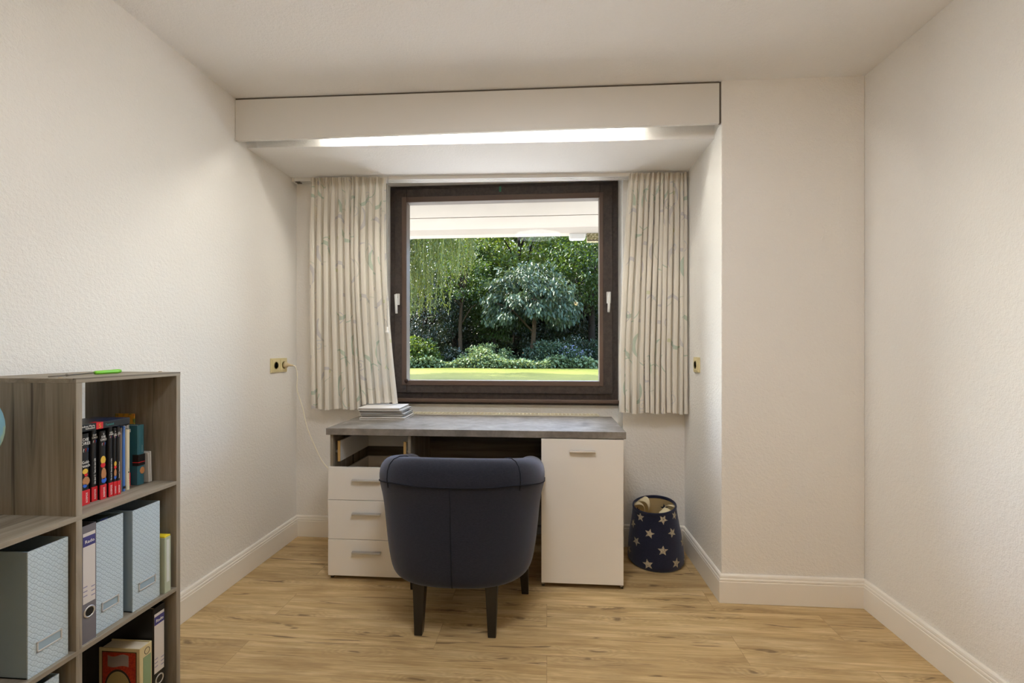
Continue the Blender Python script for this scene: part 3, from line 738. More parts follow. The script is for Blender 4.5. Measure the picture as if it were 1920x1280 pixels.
def kosmos(title=None, logo_size=.010, big=False, art=0, number=None):
    def f(t, c_, y0, y1, x, z0, h):
        w_ = y1 - y0; ym = (y0 + y1) / 2
        obj('red_band', bx(x - .003, x + .0003, y0 - .0002, y1 + .0002, z0, z0 + .042), M['redp'], t)
        text('publisher_print', 'KOSMOS', min(.0075, w_ * .62), (x + .0006, ym + w_ * .22, z0 + .006), ZD, (0, -1, 0), M['ink'], t, sx=.95)
        zt = z0 + h - .016
        for k, s in enumerate(('DIE', 'DREI')):
            text('logo_print', s, w_ * .50, (x + .0006, ym, zt - k * w_ * .46 - .004), YD, ZD, M['ink'], t, 'CENTER')
        for k, (s, m_) in enumerate((('?', 'ink'), ('?', 'redp'), ('?', 'bluep'))):
            text('logo_print', s, w_ * .6, (x + .0006, y0 + w_ * (.25 + .25 * k), zt - w_ * 1.45), YD, ZD, M[m_], t, 'CENTER')
        if title: text('title_print', title, w_ * .46, (x + .0006, ym + w_ * .18, z0 + .050), ZD, (0, -1, 0), M['ink'], t, sx=.8)
        if number: text('number_print', number, w_ * .5, (x + .0006, ym, z0 + h - .012), YD, ZD, M['ink'], t, 'CENTER')
        if big:
            text('title_print', big, w_ * .50, (x + .0006, ym, z0 + h - .084), YD, ZD, M['ink'], t, 'CENTER', sx=.75)
        if art:      # abstract coloured patches where the cover art runs over the spine
            r = random.Random(art); zc = z0 + .055
            for m_, dz, hh in (('bluep', .0, .012), ('skin', .012, .026), ('redp', .03, .010), ('gold', .040, .016)):
                if art == 2: dz *= 1.5; hh *= 1.5
                bm = BM(); lathe(bm, [(0, x + .0002), (hh * .5, x + .0002), (hh * .4, x + .0007), (0, x + .0007)], (0, ym + r.uniform(-.1, .1) * w_, zc + dz), 10, 'X')
                for v in bm.verts: v.co.y = ym + (v.co.y - ym) * min(1, w_ * .44 / (hh * .5))
                obj('art_print', bm, M[m_], t)
    return f
GB = 'black and red paperbacks in the top compartment of the shelf'
book('book', 'thick black book with red foot, first beside the shelf divider, reading Gold-rausch', 1.1900, 1.2140, -1.300, Zs[2], .201, .14, M['blackcover'], GB, extra=kosmos(big='Gold-\nrausch', art=1))
book('book', 'slim black book with red foot, second from the divider, title running up its spine', 1.2265, 1.2425, -1.307, Zs[2], .209, .14, M['blackcover'], GB, extra=kosmos('Die drei ???  Tanz mit dem Gift'))
book('book', 'black book with colourful picture on its spine in the middle of the row', 1.2455, 1.2635, -1.300, Zs[2], .200, .14, M['blackcover'], GB, extra=kosmos(art=2, number='2'))
book('book', 'tallest black book with red foot, right of the one with the colourful spine', 1.2700, 1.2825, -1.298, Zs[2], .2095, .14, M['blackcover'], GB, extra=kosmos('Die drei ???  Strandpiraten in Sicht'))
book('book', 'narrow black book with a yellow and green picture between two plain spines', 1.2830, 1.2925, -1.296, Zs[2], .203, .14, M['blackcover'], GB, extra=kosmos(art=3, number='6'))
book('book', 'narrow black book with red foot, left neighbour of the brown spine', 1.2930, 1.3025, -1.294, Zs[2], .206, .14, M['blackcover'], GB, extra=kosmos('Die drei ???  Tatort Kletter-Garten'))
book('book', 'thin brown book between black paperbacks and the blue spine', 1.3120, 1.3225, -1.306, Zs[2], .198, .13, mat('brown_cover', lin(112, 98, 86), .6))
def blue_x(t, c_, y0, y1, x, z0, h): obj('dark_mark', bx(x - .001, x + .0004, y0, y1, z0 + .008, z0 + .016), M['blackcover'], t)
book('book', 'thin bright blue book beside the cream one', 1.3245, 1.3315, -1.306, Zs[2], .201, .13, mat('blue_cover', lin(75, 125, 205), .45), extra=blue_x)
def cream_x(t, c_, y0, y1, x, z0, h):
    text('title_print', '..  ...  ...............   .......', .006, (x + .0006, (y0 + y1) / 2 + .001, z0 + .02), ZD, (0, -1, 0), M['blackcover'], t)
    bm = BM(); lathe(bm, [(0, x + .0002), (.0022, x + .0004), (0, x + .0007)], (0, (y0 + y1) / 2, z0 + .055), 12, 'X'); obj('dot_print', bm, M['blackcover'], t)
book('book', 'cream coloured book with a small black dot on its spine', 1.3365, 1.3490, -1.307, Zs[2], .189, .13, mat('cream_cover', lin(214, 206, 178), .6), extra=cream_x)
book('book', 'black book with red foot half hidden between the cream and the teal book', 1.3530, 1.3830, -1.340, Zs[2], .2065, .12, M['blackcover'], GB, extra=kosmos(art=4))
def teal_x(t, c_, y0, y1, x, z0, h):
    w_ = y1 - y0
    obj('dark_label', bx(x - .020, x + .0004, y0 - .0004, y1 + .0002, z0 + .062, z0 + .098), M['blackcover'], t)
    obj('red_line', bx(x - .020, x + .0007, y0 - .0007, y1 + .0004, z0 + .072, z0 + .074), M['redp'], t)
    bm = BM(); lathe(bm, [(0, x + .0002), (.009, x + .0002), (.008, x + .0008), (0, x + .0008)], (0, y0 + w_ * .6, z0 + .045), 12, 'X'); 
    for v in bm.verts: v.co.z = z0 + .045 + (v.co.z - z0 - .045) * 1.3
    obj('art_print', bm, M['skin'], t)
    text('title_print', '.................', .006, (x + .0006, (y0 + y1) / 2 + .002, z0 + .105), ZD, (0, -1, 0), M['ink'], t)
book('book', 'thick teal book with a black and red label on its spine', 1.3890, 1.4130, -1.318, Zs[2], .193, .125, mat('teal_cover', lin(45, 98, 112), .5), extra=teal_x)
for yy, hh, lab in ((1.4215, .099, 'small white pad leaning right beside the teal book'), (1.4285, .102, 'outermost small white pad at the right end of the book row')):
    t = thing('notepad', lab, 'notepad', (-1.36, yy, Zs[2]))
    bm = BM(); box(bm, -1.395, -1.312, yy, yy + .0055, Zs[2] + .0005, Zs[2] + hh)
    for v in bm.verts:
        if v.co.z > Zs[2] + .05: v.co.y -= .003
    obj('pad', bm, mat('pad_paper', lin(190, 188, 184), .8), t, bevel=.001)
# the book lying across the row
t = thing('book', 'black book with a red tag lying flat across the standing books', 'book', (-1.345, 1.235, .967))
zb = .9685
obj('cover', bx(-1.403, -1.283, 1.140, 1.322, zb, zb + .0015), M['blackcover'], t)
def lying_mat():
    m = mat('dark_photo_cover', lin(30, 30, 34), .35)
    v = coords(m); n = noise(m, v, 30, 5, .6, .4)
    sx_ = N(m, 'ShaderNodeSeparateXYZ'); L(m, v, sx_.inputs[0])
    f = math_(m, 'MULTIPLY', ramp(m, n, [(.42, (0, 0, 0)), (.6, (1, 1, 1))]), ramp(m, math_(m, 'ADD', math_(m, 'MULTIPLY', sx_.outputs[1], 8), .3), [(.3, (0, 0, 0)), (.6, (1, 1, 1))]))
    base(m, mixc(m, f, lin(32, 32, 36), lin(45, 65, 110))); return m
obj('front_cover', bx(-1.403, -1.283, 1.140, 1.322, zb + .0175, zb + .019), lying_mat(), t)
obj('spine', bx(-1.2845, -1.2825, 1.140, 1.322, zb + .0015, zb + .0175), M['blackcover'], t)
obj('pages', bx(-1.401, -1.2850, 1.142, 1.320, zb + .002, zb + .017), M['pages'], t)
obj('red_tag', bx(-1.305, -1.2818, 1.216, 1.236, zb + .0005, zb + .0194), M['redp'], t)
text('number_print', '5', .016, (-1.2812, 1.226, zb + .004), YD, ZD, M['gold'], t, 'CENTER')
text('author_print', 'Andrea Maria\nSchenkel', .0075, (-1.2822, 1.212, zb + .0108), YD, ZD, M['ink'], t, 'RIGHT')
text('title_print', 'Tannöd', .0085, (-1.2822, 1.243, zb + .006), YD, ZD, M['teal_ink'], t)
# colourful card at the back
def card_mat():
    m = mat('orange_patterned_cover', lin(200, 130, 40), .6)
    n = noise(m, coords(m, (1, 3, 1)), 45, 2); base(m, ramp(m, n, [(.35, lin(90, 120, 50)), (.45, lin(215, 150, 40)), (.58, lin(225, 165, 50)), (.66, lin(190, 60, 35))])); return m
t = thing('book', 'thin tall yellow and orange patterned book standing behind the teal book', 'book', (-1.39, 1.4155, Zs[2]))
obj('cover', bx(-1.425, -1.356, 1.4140, 1.4172, Zs[2] + .0005, Zs[2] + .228), card_mat(), t, bevel=.001)

# magazine files ----------------------------------------------------------
def quilt_mat(name, c0, c1):
    m = mat(name, c0, .55, .3)
    v = coords(m); sx_ = N(m, 'ShaderNodeSeparateXYZ'); L(m, v, sx_.inputs[0])
    u = math_(m, 'ADD', sx_.outputs[0], sx_.outputs[1]); z = sx_.outputs[2]
    wob = math_(m, 'MULTIPLY', math_(m, 'SINE', math_(m, 'MULTIPLY', u, 420)), .0012)
    a = math_(m, 'ABSOLUTE', math_(m, 'SINE', math_(m, 'MULTIPLY', math_(m, 'ADD', math_(m, 'ADD', u, z), wob), 235)))
    b = math_(m, 'ABSOLUTE', math_(m, 'SINE', math_(m, 'MULTIPLY', math_(m, 'SUBTRACT', math_(m, 'SUBTRACT', u, z), wob), 235)))
    mn = math_(m, 'MINIMUM', a, b); base(m, mixc(m, ramp(m, mn, [(.0, (1, 1, 1)), (.2, (0, 0, 0))]), c0, c1)); bump(m, math_(m, 'MINIMUM', mn, .5), .6, .0018)
    return m
M['quilt'] = quilt_mat('pale_blue_quilted_board', lin(186, 203, 213), lin(150, 172, 184))
M['quilt_in'] = mat('dark_blue_inner_board', lin(70, 85, 98), .8)
M['sidebl'] = mat('shaded_blue_board', lin(146, 168, 182), .6)  # side boards coloured darker than the fronts, their shade painted in
def magfile(label, y0, y1, x, z0, z1, group):
    t = thing('magazine_file', label, 'magazine file', (x - .13, (y0 + y1) / 2, z0), group)
    z0 += .0005; d = .25; k = .003; bm = BM()
    box(bm, x - d, x - k, y0, y0 + k, z0, z1, 1); box(bm, x - d, x - k, y1 - k, y1, z0, z1, 1); box(bm, x - d, x - d + k, y0, y1, z0, z1, 1); box(bm, x - d, x - k, y0, y1, z0, z0 + k, 1)
    box(bm, x - k, x, y0, y1, z0, z1, 0)
    obj('box_body', bm, [M['quilt'], M['sidebl']], t)
    fr = rect_yz = BM(); a, b = y0 + (y1 - y0) * .20, y1 - (y1 - y0) * .17; c0, c1 = z0 + .052, z0 + .078; f = .0035
    for q in ((a, b, c0, c0 + f), (a, b, c1 - f, c1), (a, a + f, c0, c1), (b - f, b, c0, c1)): box(fr, x, x + .0025, q[0], q[1], q[2], q[3])
    obj('label_holder', fr, mat('grey_label_frame', lin(190, 190, 188), .35), t, bevel=.0006)
    obj('label_card', bx(x - .0001, x + .0006, a + f, b - f, c0 + f, c1 - f), M['sidebl'], t)
    return t
GM = 'pale blue quilted magazine files on the shelf'
magfile('pale blue quilted magazine file alone in its compartment at the left picture edge', 1.013, 1.1065, -1.246, Zs[3], .709, GM)
magfile('pale blue quilted magazine file directly right of the grey binder', 1.187, 1.2705, -1.254, Zs[3], .712, GM)
magfile('pale blue quilted magazine file beside the yellow and green box', 1.2955, 1.3925, -1.2475, Zs[3], .7085, GM)
magfile('pale blue quilted magazine file in the bottom left compartment, only its corner showing', .990, 1.084, -1.246, Zs[4], .3675, GM)
t = thing('folder', 'dark folder standing inside the magazine file right of the grey binder', 'folder', (-1.37, 1.23, Zs[3]))
bm = BM(); box(bm, -1.49, -1.268, 1.205, 1.245, Zs[3] + .005, .7145); obj('cover', bm, mat('dark_green_card', lin(28, 42, 38), .6), t)
obj('blue_label', bx(-1.2681, -1.2676, 1.214, 1.236, .680, .712), mat('violet_blue_print', lin(60, 62, 120), .6), t)

# ring binders
def binder(label, y0, y1, x, z0, col, edge):
    t = thing('ring_binder', label, 'binder', (x - .14, (y0 + y1) / 2, z0)); z0 += .0005
    h = .318; d = .285; ct = .0025; bm = BM()
    prism(bm, [(x - d, y0), (x - .002, y0), (x, y0 + .002), (x, y1 - .002), (x - .002, y1), (x - d, y1), (x - d, y1 - ct), (x - ct, y1 - ct), (x - ct, y0 + ct), (x - d, y0 + ct)], 'Z', z0, z0 + h)
    obj('cover', bm, col, t)
    ym = (y0 + y1) / 2; w_ = y1 - y0
    obj('pages', bx(x - d + .02, x - .03, y0 + .006, y1 - .006, z0 + .005, z0 + h - .02), M['pages'], t)
    lb = obj('spine_label', bx(x, x + .0006, y0 + w_ * .08, y1 - w_ * .12, z0 + .108, z0 + .298), mat('label_paper', lin(205, 200, 196), .7), t)
    obj('blue_band', bx(x + .0006, x + .0009, y0 + w_ * .08, y1 - w_ * .12, z0 + .262, z0 + .289), mat('violet_band', lin(62, 60, 118), .6), lb)
    text('brand_print', 'Rado', w_ * .30, (x + .0012, ym, z0 + .270), YD, ZD, M['ink'], lb, 'CENTER')
    bm = BM()
    for k in range(6): box(bm, x + .0006, x + .0008, y0 + w_ * (.1 if k % 2 else .62), y0 + w_ * (.36 if k % 2 else .86), z0 + .122 + k * .006, z0 + .125 + k * .006)
    obj('small_print', bm, mat('pale_violet_print', lin(140, 138, 165), .7), lb)
    zc = z0 + .082; bm = BM(); lathe(bm, [(.0118, x), (.0118, x + .0015), (.014, x + .002), (.016, x + .0012), (.016, x)], (0, ym, zc), 32, 'X')
    obj('finger_ring', bm, edge, t, smooth=True)
    bm = BM(); lathe(bm, [(0, x + .0003), (.0118, x + .0003), (.0118, x + .0006), (0, x + .0006)], (0, ym, zc), 32, 'X'); obj('finger_hole', bm, M['black'], t)
    obj('edge_strip', bx(x - d, x + .0004, y0, y1, z0, z0 + .0012), M['metal'], t)
    return t
binder('grey ring binder with white spine label beside the shelf divider', 1.1375, 1.1795, -1.242, Zs[3], mat('grey_binder', lin(108, 106, 112), .5), M['metal'])
binder('black ring binder in the bottom compartment behind the red book', 1.371, 1.417, -1.250, Zs[4], mat('black_binder', lin(20, 20, 20), .5), M['metal'])
# yellow and green box
t = thing('card_box', 'small yellow and pale green box at the end of the middle row', 'box', (-1.30, 1.415, Zs[3]))
bm = BM(); box(bm, -1.37, -1.238, 1.4015, 1.4255, Zs[3] + .0005, .583); obj('green_case', bm, mat('pale_green_card', lin(172, 182, 160), .6), t, bevel=.001)
obj('yellow_lid', bx(-1.369, -1.239, 1.4018, 1.4252, .583, .5885), mat('yellow_card', lin(228, 205, 40), .5), t, bevel=.001)
obj('yellow_side', bx(-1.368, -1.262, 1.4005, 1.4015, Zs[3] + .008, .578), bpy.data.materials['yellow_card'], t)
obj('white_label', bx(-1.238, -1.2374, 1.408, 1.419, Zs[3] + .035, .575), mat('faint_white_label', lin(205, 210, 205), .6), t)

# red fairy-tale book, its cover turned to the room
t = thing('book', 'thick old book with red ornamented cover facing the room, bottom compartment', 'book', (-1.32, 1.345, Zs[4]))
rx0, rx1, ry0, ry1, rz0, rz1 = -1.385, -1.250, 1.322, 1.366, Zs[4] + .0005, .2735
M['redcream'] = mat('cream_book_board', lin(205, 192, 150), .6)
bm = BM(); box(bm, rx0, rx1, ry0, ry0 + .003, rz0, rz1); box(bm, rx0, rx1, ry1 - .003, ry1, rz0, rz1); box(bm, rx1 - .003, rx1, ry0 + .003, ry1 - .003, rz0, rz1)
obj('cover', bm, M['redcream'], t, bevel=.001)
obj('pages', bx(rx0 + .004, rx1 - .0032, ry0 + .0032, ry1 - .0032, rz0 + .003, rz1 - .004), M['pages'], t)
def red_mat():
    m = mat('red_ornament_print', lin(170, 45, 22), .55); n = noise(m, coords(m), 160, 4, .7); base(m, ramp(m, n, [(.4, lin(150, 34, 18)), (.6, lin(184, 62, 30))])); return m
obj('dark_border', bx(rx0 + .010, rx1 - .010, ry0 - .0004, ry0, rz0 + .01, rz1 - .010), mat('dark_olive_print', lin(80, 70, 40), .6), t)
obj('red_panel', bx(rx0 + .013, rx1 - .013, ry0 - .0008, ry0 - .0004, rz0 + .013, rz1 - .013), red_mat(), t)
bm = BM(); a, b = rx0 + .030, rx1 - .036; zt = rz1 - .022; n_ = 14; up = []; lo = []
for i in range(n_ + 1):
    f = i / n_; up.append((a + (b - a) * f, zt - .004 * math.sin(f * 6.28) )); lo.append((a + (b - a) * f, zt - .034 - .003 * math.sin(f * 6.28)))
prism(bm, up + lo[::-1], 'Y', ry0 - .0013, ry0 - .0008); obj('title_banner', bm, mat('faded_banner', lin(150, 138, 134), .6), t)
cx_, cz_ = (a + b) / 2, rz1 - .125
for rr_, m_, yy in ((.045, mat('black_ring_print', lin(40, 34, 22), .6), .0013), (.040, mat('olive_medallion', lin(158, 142, 92), .6), .0018)):
    bm = BM(); prism(bm, [(cx_ + rr_ * math.cos(2 * math.pi * i / 36), cz_ + rr_ * 1.35 * math.sin(2 * math.pi * i / 36)) for i in range(36)], 'Y', ry0 - yy, ry0 - yy + .0005); obj('medallion', bm, m_, t)
obj('green_spine_panel', bx(rx1, rx1 + .0006, ry0 + .012, ry1 - .004, rz0 + .06, rz1 - .035), mat('faded_green_print', lin(130, 152, 118), .6), t)
bm = BM(); tube(bm, [(rx1 + .0005, (ry0 + ry1) / 2 + .004 + .009 * math.cos(q), rz1 - .020 + .010 * math.sin(q)) for q in [2 * math.pi * i / 16 for i in range(17)]], .0008, 5); obj('spine_emblem', bm, M['blackcover'], t)

# ceiling light added out of view to brighten the room
t = thing('added_ceiling_light', 'flat round ceiling light added out of view to brighten the room', 'lamp', (-.1, 1.02, 2.474))
bm = BM(); lathe(bm, [(0, 2.425), (.20, 2.426), (.245, 2.434), (.25, 2.452)], (-.1, 1.02, 0), 40); obj('lamp_shade', bm, M['lamp'], t, smooth=True)
bm = BM(); lathe(bm, [(.255, 2.447), (.26, 2.450), (.26, 2.4745), (0, 2.475)], (-.1, 1.02, 0), 40); obj('fill_light_base', bm, M['white'], t)

# ------------------------------------------------------------------ outside: overhang, lawn, trees
GZ = .45                                   # the garden lies above the floor of the room
rng = np.random.default_rng(3)
def stucco():
    m = mat('cream_outdoor_render', (.40, .365, .32), .85); v = coords(m)
    base(m, mixc(m, ramp(m, noise(m, v, 2.5, 4), [(.3, (0, 0, 0)), (.75, (1, 1, 1))]), (.40, .365, .32), (.37, .335, .29))); return m
M['eave'] = stucco()
bm = BM(); box(bm, -4, 3.5, 3.141, 4.27, 2.275, 2.60)
struct(obj('trim_4', bm, M['eave']), 'cream underside of the roof overhang outside the window')
bm = BM(); box(bm, -4, 3.5, 3.72, 3.80, 2.270, 2.275); prism(bm, [(4.10, 2.2755), (4.17, 2.243), (4.27, 2.238), (4.27, 2.2755)], 'X', -4, 3.5)
struct(obj('trim_5', bm, M['eave'], bevel=.004), 'raised ribs along the cream overhang')
struct(obj('wall_outside', (lambda b: (box(b, -4, XL - .2, 3.0, 3.14, -.5, 2.7), box(b, XR + .2, 3.5, 3.0, 3.14, -.5, 2.7), b)[2])(BM()), M['eave']), 'outer house wall')
t = thing('outdoor_box', 'white plastic box hanging from the edge of the overhang outside', 'box', (.28, 4.24, 2.243))
bm = BM(); prism(bm, [(.205, 2.2425), (.205, 2.205), (.216, 2.192), (.339, 2.192), (.352, 2.205), (.352, 2.2425)], 'Y', 4.19, 4.26); obj('housing', bm, M['white'], t, bevel=.003)
obj('lens', bx(.222, .335, 4.188, 4.19, 2.20, 2.235), mat('milky_lens', (.75, .75, .74), .3), t)
t = thing('outdoor_box', 'weathered mossy box under the overhang at the right edge of the window', 'box', (.42, 4.24, 2.243))
def moss():
    m = mat('weathered_mossy_surface', (.3, .3, .2), .8); n = noise(m, coords(m), 70, 5, .7)
    base(m, ramp(m, n, [(.35, lin(70, 66, 40)), (.5, lin(130, 122, 82)), (.62, lin(198, 186, 158))])); return m
obj('housing', bx(.365, .475, 4.19, 4.26, 2.170, 2.2425), moss(), t, bevel=.004)
obj('lower_rail', bx(.368, .472, 4.186, 4.19, 2.170, 2.182), mat('brown_rail', lin(96, 84, 66), .6), t)

def lawn_mat():
    m = mat('lawn_grass', (.1, .2, .03), .9, .2); v = coords(m)
    a = noise(m, v, 1.1, 4, .6); b = noise(m, coords(m, (1, .5, 1)), 45, 3, .7)
    c = mixc(m, ramp(m, a, [(.35, (0, 0, 0)), (.7, (1, 1, 1))]), (.074, .084, .010), (.108, .114, .018)); base(m, mixc(m, math_(m, 'MULTIPLY', b, .5), c, (.040, .052, .007)))
    bump(m, b, .7, .03); return m
def soil_mat():
    m = mat('dark_leaf_litter', (.03, .025, .015), .95, .1); base(m, ramp(m, noise(m, coords(m), 6, 5, .7), [(.3, (.018, .02, .010)), (.7, (.05, .05, .025))])); return m
def paving():
    m = mat('pale_bounce_paving', (.26, .25, .23), .85, .2); v = coords(m); b = N(m, 'ShaderNodeTexBrick'); b.inputs['Scale'].default_value = 2.2; L(m, v, b.inputs['Vector'])
    b.inputs['Color1'].default_value = (.33, .32, .31, 1); b.inputs['Color2'].default_value = (.38, .37, .36, 1); b.inputs['Mortar'].default_value = (.2, .19, .17, 1); b.inputs['Mortar Size'].default_value = .01
    base(m, b.outputs['Color']); return m
struct(obj('bounce_paving', bx(-9, 9, 3.145, 8.6, GZ - .3, GZ + .01), paving()), 'unseen pale paving added below the window to bounce light inside')  # added out of view, throws sunlight up to overhang and ceiling
bm = BM(); box(bm, -22, 22, 8.6, 17.6, GZ - .3, GZ); tag(obj('lawn', bm, lawn_mat()), 'sunlit green lawn outside the window', 'lawn', kind='stuff')
bm = BM(); box(bm, -22, 22, 17.6, 45, GZ - .3, GZ + .02); tag(obj('woodland_soil', bm, soil_mat()), 'dark shaded soil under the trees', 'soil', kind='stuff')

def leaf_mat(name, c0, c1, tr=.35, rough=.45, spec=.5):
    m = bpy.data.materials.new(name); m.use_nodes = True; nt = m.node_tree; b = nt.nodes['Principled BSDF']
    b.inputs['Roughness'].default_value = rough; b.inputs['Specular IOR Level'].default_value = spec
    g = N(m, 'ShaderNodeNewGeometry'); c = mixc(m, g.outputs['Random Per Island'], c0, c1); base(m, c)
    t = N(m, 'ShaderNodeBsdfTranslucent'); t2 = mixc(m, .35, c, (c1[0] * 1.9 + .04, c1[1] * 1.5 + .04, c1[2] * .5)); L(m, t2, t.inputs[0])
    x = N(m, 'ShaderNodeMixShader'); x.inputs[0].default_value = tr
    L(m, b.outputs[0], x.inputs[1]); L(m, t.outputs[0], x.inputs[2]); L(m, x.outputs[0], nt.nodes['Material Output'].inputs[0]); return m
_lm = leaf_mat
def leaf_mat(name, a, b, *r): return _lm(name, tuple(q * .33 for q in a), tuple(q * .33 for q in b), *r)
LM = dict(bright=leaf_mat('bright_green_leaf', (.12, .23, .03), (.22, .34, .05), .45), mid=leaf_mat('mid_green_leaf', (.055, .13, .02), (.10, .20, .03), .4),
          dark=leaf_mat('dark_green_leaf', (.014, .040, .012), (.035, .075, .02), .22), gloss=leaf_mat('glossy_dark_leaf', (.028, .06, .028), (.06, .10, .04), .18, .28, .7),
          blue=leaf_mat('blue_green_leaf', (.075, .15, .085), (.14, .225, .125), .22, .45, .35), willow=leaf_mat('willow_leaf', (.17, .24, .03), (.28, .34, .05), .45),
          cover=leaf_mat('ground_cover_leaf', (.30, .44, .17), (.44, .60, .27), .25))
M['bark'] = mat('dark_bark', lin(34, 28, 23), .9, .1); M['bark2'] = mat('brown_bark', lin(58, 46, 34), .9, .1)
def leaves(name, P, D, Nn, ln, wd, m, parent, kind=None):
    """leaf quads: P base points, D along, Nn normal (all n x 3), ln, wd sizes"""
    n = len(P); D = D / np.linalg.norm(D, axis=1, keepdims=True); S = np.cross(D, Nn); S /= np.linalg.norm(S, axis=1, keepdims=True) + 1e-9
    Nn = np.cross(S, D); ln = ln[:, None]; wd = wd[:, None]
    V = np.empty((n, 6, 3)); V[:, 0] = P; V[:, 3] = P + D * ln - Nn * ln * .10
    V[:, 1] = P + D * ln * .33 + S * wd * .5 + Nn * wd * .12; V[:, 2] = P + D * ln * .70 + S * wd * .38 + Nn * wd * .08
    V[:, 5] = P + D * ln * .33 - S * wd * .5 + Nn * wd * .12; V[:, 4] = P + D * ln * .70 - S * wd * .38 + Nn * wd * .08
    off = np.array(wloc(parent)) if parent else 0
    V = (V - off).reshape(-1, 3); F = (np.arange(n)[:, None] * 6)
    F = np.concatenate([F + np.array([[0, 1, 2, 3]]), F + np.array([[0, 3, 4, 5]])], 1).reshape(-1, 4)
    me = bpy.data.meshes.new(name); me.vertices.add(len(V)); me.vertices.foreach_set('co', V.ravel())
    me.loops.add(F.size); me.loops.foreach_set('vertex_index', F.ravel().astype(np.int32)); me.polygons.add(len(F))
    me.polygons.foreach_set('loop_start', (np.arange(len(F)) * 4).astype(np.int32)); me.update(calc_edges=True); me.validate()
    me.materials.append(m); o = bpy.data.objects.new(name, me); C.objects.link(o)
    if parent: o.parent = parent
    return o
def sph(n):
    v = rng.normal(size=(n, 3)); return v / np.linalg.norm(v, axis=1, keepdims=True)
def crown_points(c, r, ncl, per, cs, lowcut=-1):
    """leaf clumps on and in an ellipsoid"""
    d = sph(ncl); d = d[d[:, 2] > lowcut]; rad = rng.uniform(.45, 1.0, (len(d), 1)) ** .6
    cc = np.array(c) + d * rad * np.array(r)
    P = (cc[:, None, :] + sph(len(cc) * per).reshape(len(cc), per, 3) * rng.uniform(.1, 1, (len(cc), per, 1)) ** .5 * cs * np.array([1.25, 1.25, .6])).reshape(-1, 3)
    return P, cc
def crown(parent, c, r, ncl, per, cs, ln, m, droop=.4, name='crown', lowcut=-1, ratio=.5):
    P, cc = crown_points(c, r, ncl, per, cs, lowcut); n = len(P)
    D = sph(n) + np.array([0, 0, -droop]) + (P - np.array(c)) / np.array(r) * .5; Nn = sph(n) * .7 + np.array([0, 0, 1.])
    s = ln * rng.uniform(.7, 1.25, n); leaves(name, P, D, Nn, s, s * ratio, m, parent); return cc
def trunk(parent, p, top, r0, m, cc=None, nb=6, lean=.1, name='trunk'):
    b = BM(); p = Vector(p); top = Vector(top); q = [p + (top - p) * f + Vector((math.sin(f * 5 + p.x) * lean, math.cos(f * 4 + p.x) * lean, 0)) * f for f in (0, .2, .4, .6, .8, 1)]
    tube(b, q, [r0 * 1.15, r0, r0 * .9, r0 * .75, r0 * .55, r0 * .3], 8)
    if cc is not None and len(cc):
        for i in range(nb):
            e = Vector(cc[(i * 7) % len(cc)]); s = q[2 + i % 3]; mid = s + (e - s) * .5 + Vector((0, 0, .15 * (e - s).length)); tube(b, [s, mid, e], [r0 * .42, r0 * .28, r0 * .1], 6)
    return obj(name, b, m, parent, smooth=True)
def tree(label, x, y, cz, r, rz, ncl, per, cs, ln, m, tr=.12, bark='bark', lowcut=-1, droop=.4, group='trees beyond the lawn', ratio=.5, lean=.1, name='tree'):
    t = thing(name, label, 'tree', (x, y, GZ), group)
    cc = crown(t, (x, y, cz), (r, r * .85, rz), ncl, per, cs, ln, LM[m], droop, lowcut=lowcut, ratio=ratio)
    trunk(t, (x, y, GZ), (x + .15, y + .1, cz + rz * .5), tr, M[bark], cc, lean=lean); return t
# back row, closing the view
for i, (x, y, cz, r, rz, m, lab) in enumerate((
    (-13.5, 26, 4.2, 2.8, 3.1, 'dark', 'far dark tree outermost on the left of the garden'), (-10.2, 27.5, 4.4, 2.6, 3.0, 'mid', 'far green tree behind the hanging willow branches'),
    (-7.4, 25.5, 4.2, 2.4, 3.0, 'dark', 'far dark tree behind the small leaved glossy tree'), (-4.8, 27, 4.5, 2.4, 3.1, 'dark', 'far dark tree behind the slim leaning trunk'),
    (-2.2, 26, 4.0, 2.2, 2.9, 'mid', 'far green tree filling the gap left of the blue green tree'), (.3, 27.2, 4.4, 2.4, 3.0, 'dark', 'far dark tree straight behind the blue green tree'),
    (2.8, 26, 4.2, 2.4, 3.0, 'dark', 'far dark tree behind the big tree at the right window edge'), (5.8, 27, 4.3, 2.7, 3.0, 'mid', 'far green tree right of the big right tree'), (9.2, 26, 4.2, 2.9, 3.1, 'dark', 'far dark tree outermost on the right of the garden'))):
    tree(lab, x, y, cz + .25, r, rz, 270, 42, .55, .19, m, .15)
for i, (x, y, r, h, m, lab) in enumerate(((-9.6, 22.5, 1.7, 1.5, 'dark', 'dark undergrowth bush far left under the trees'), (-6.9, 22, 1.7, 1.5, 'dark', 'dark undergrowth bush left of the slim trunk'), (-4.3, 22.6, 1.6, 1.35, 'dark', 'dark undergrowth bush behind the slim trunk'),
    (-1.9, 22.2, 1.5, 1.1, 'dark', 'low dark bush left behind the blue green tree'), (.5, 22.8, 1.5, 1.2, 'dark', 'low dark bush right behind the blue green tree'), (2.9, 22, 1.6, 1.4, 'dark', 'dark undergrowth bush under the big right tree'), (5.4, 22.6, 1.7, 1.5, 'gloss', 'dark glossy bush at the far right'))):
    t = thing('undergrowth_bush', lab, 'bush', (x, y, GZ), 'dark bushes under the trees')
    crown(t, (x, y, GZ + h * .75), (r, r * .8, h), 120, 30, .35, .15, LM[m], .1); trunk(t, (x, y, GZ), (x, y, GZ + h), .05, M['bark'], name='stem')
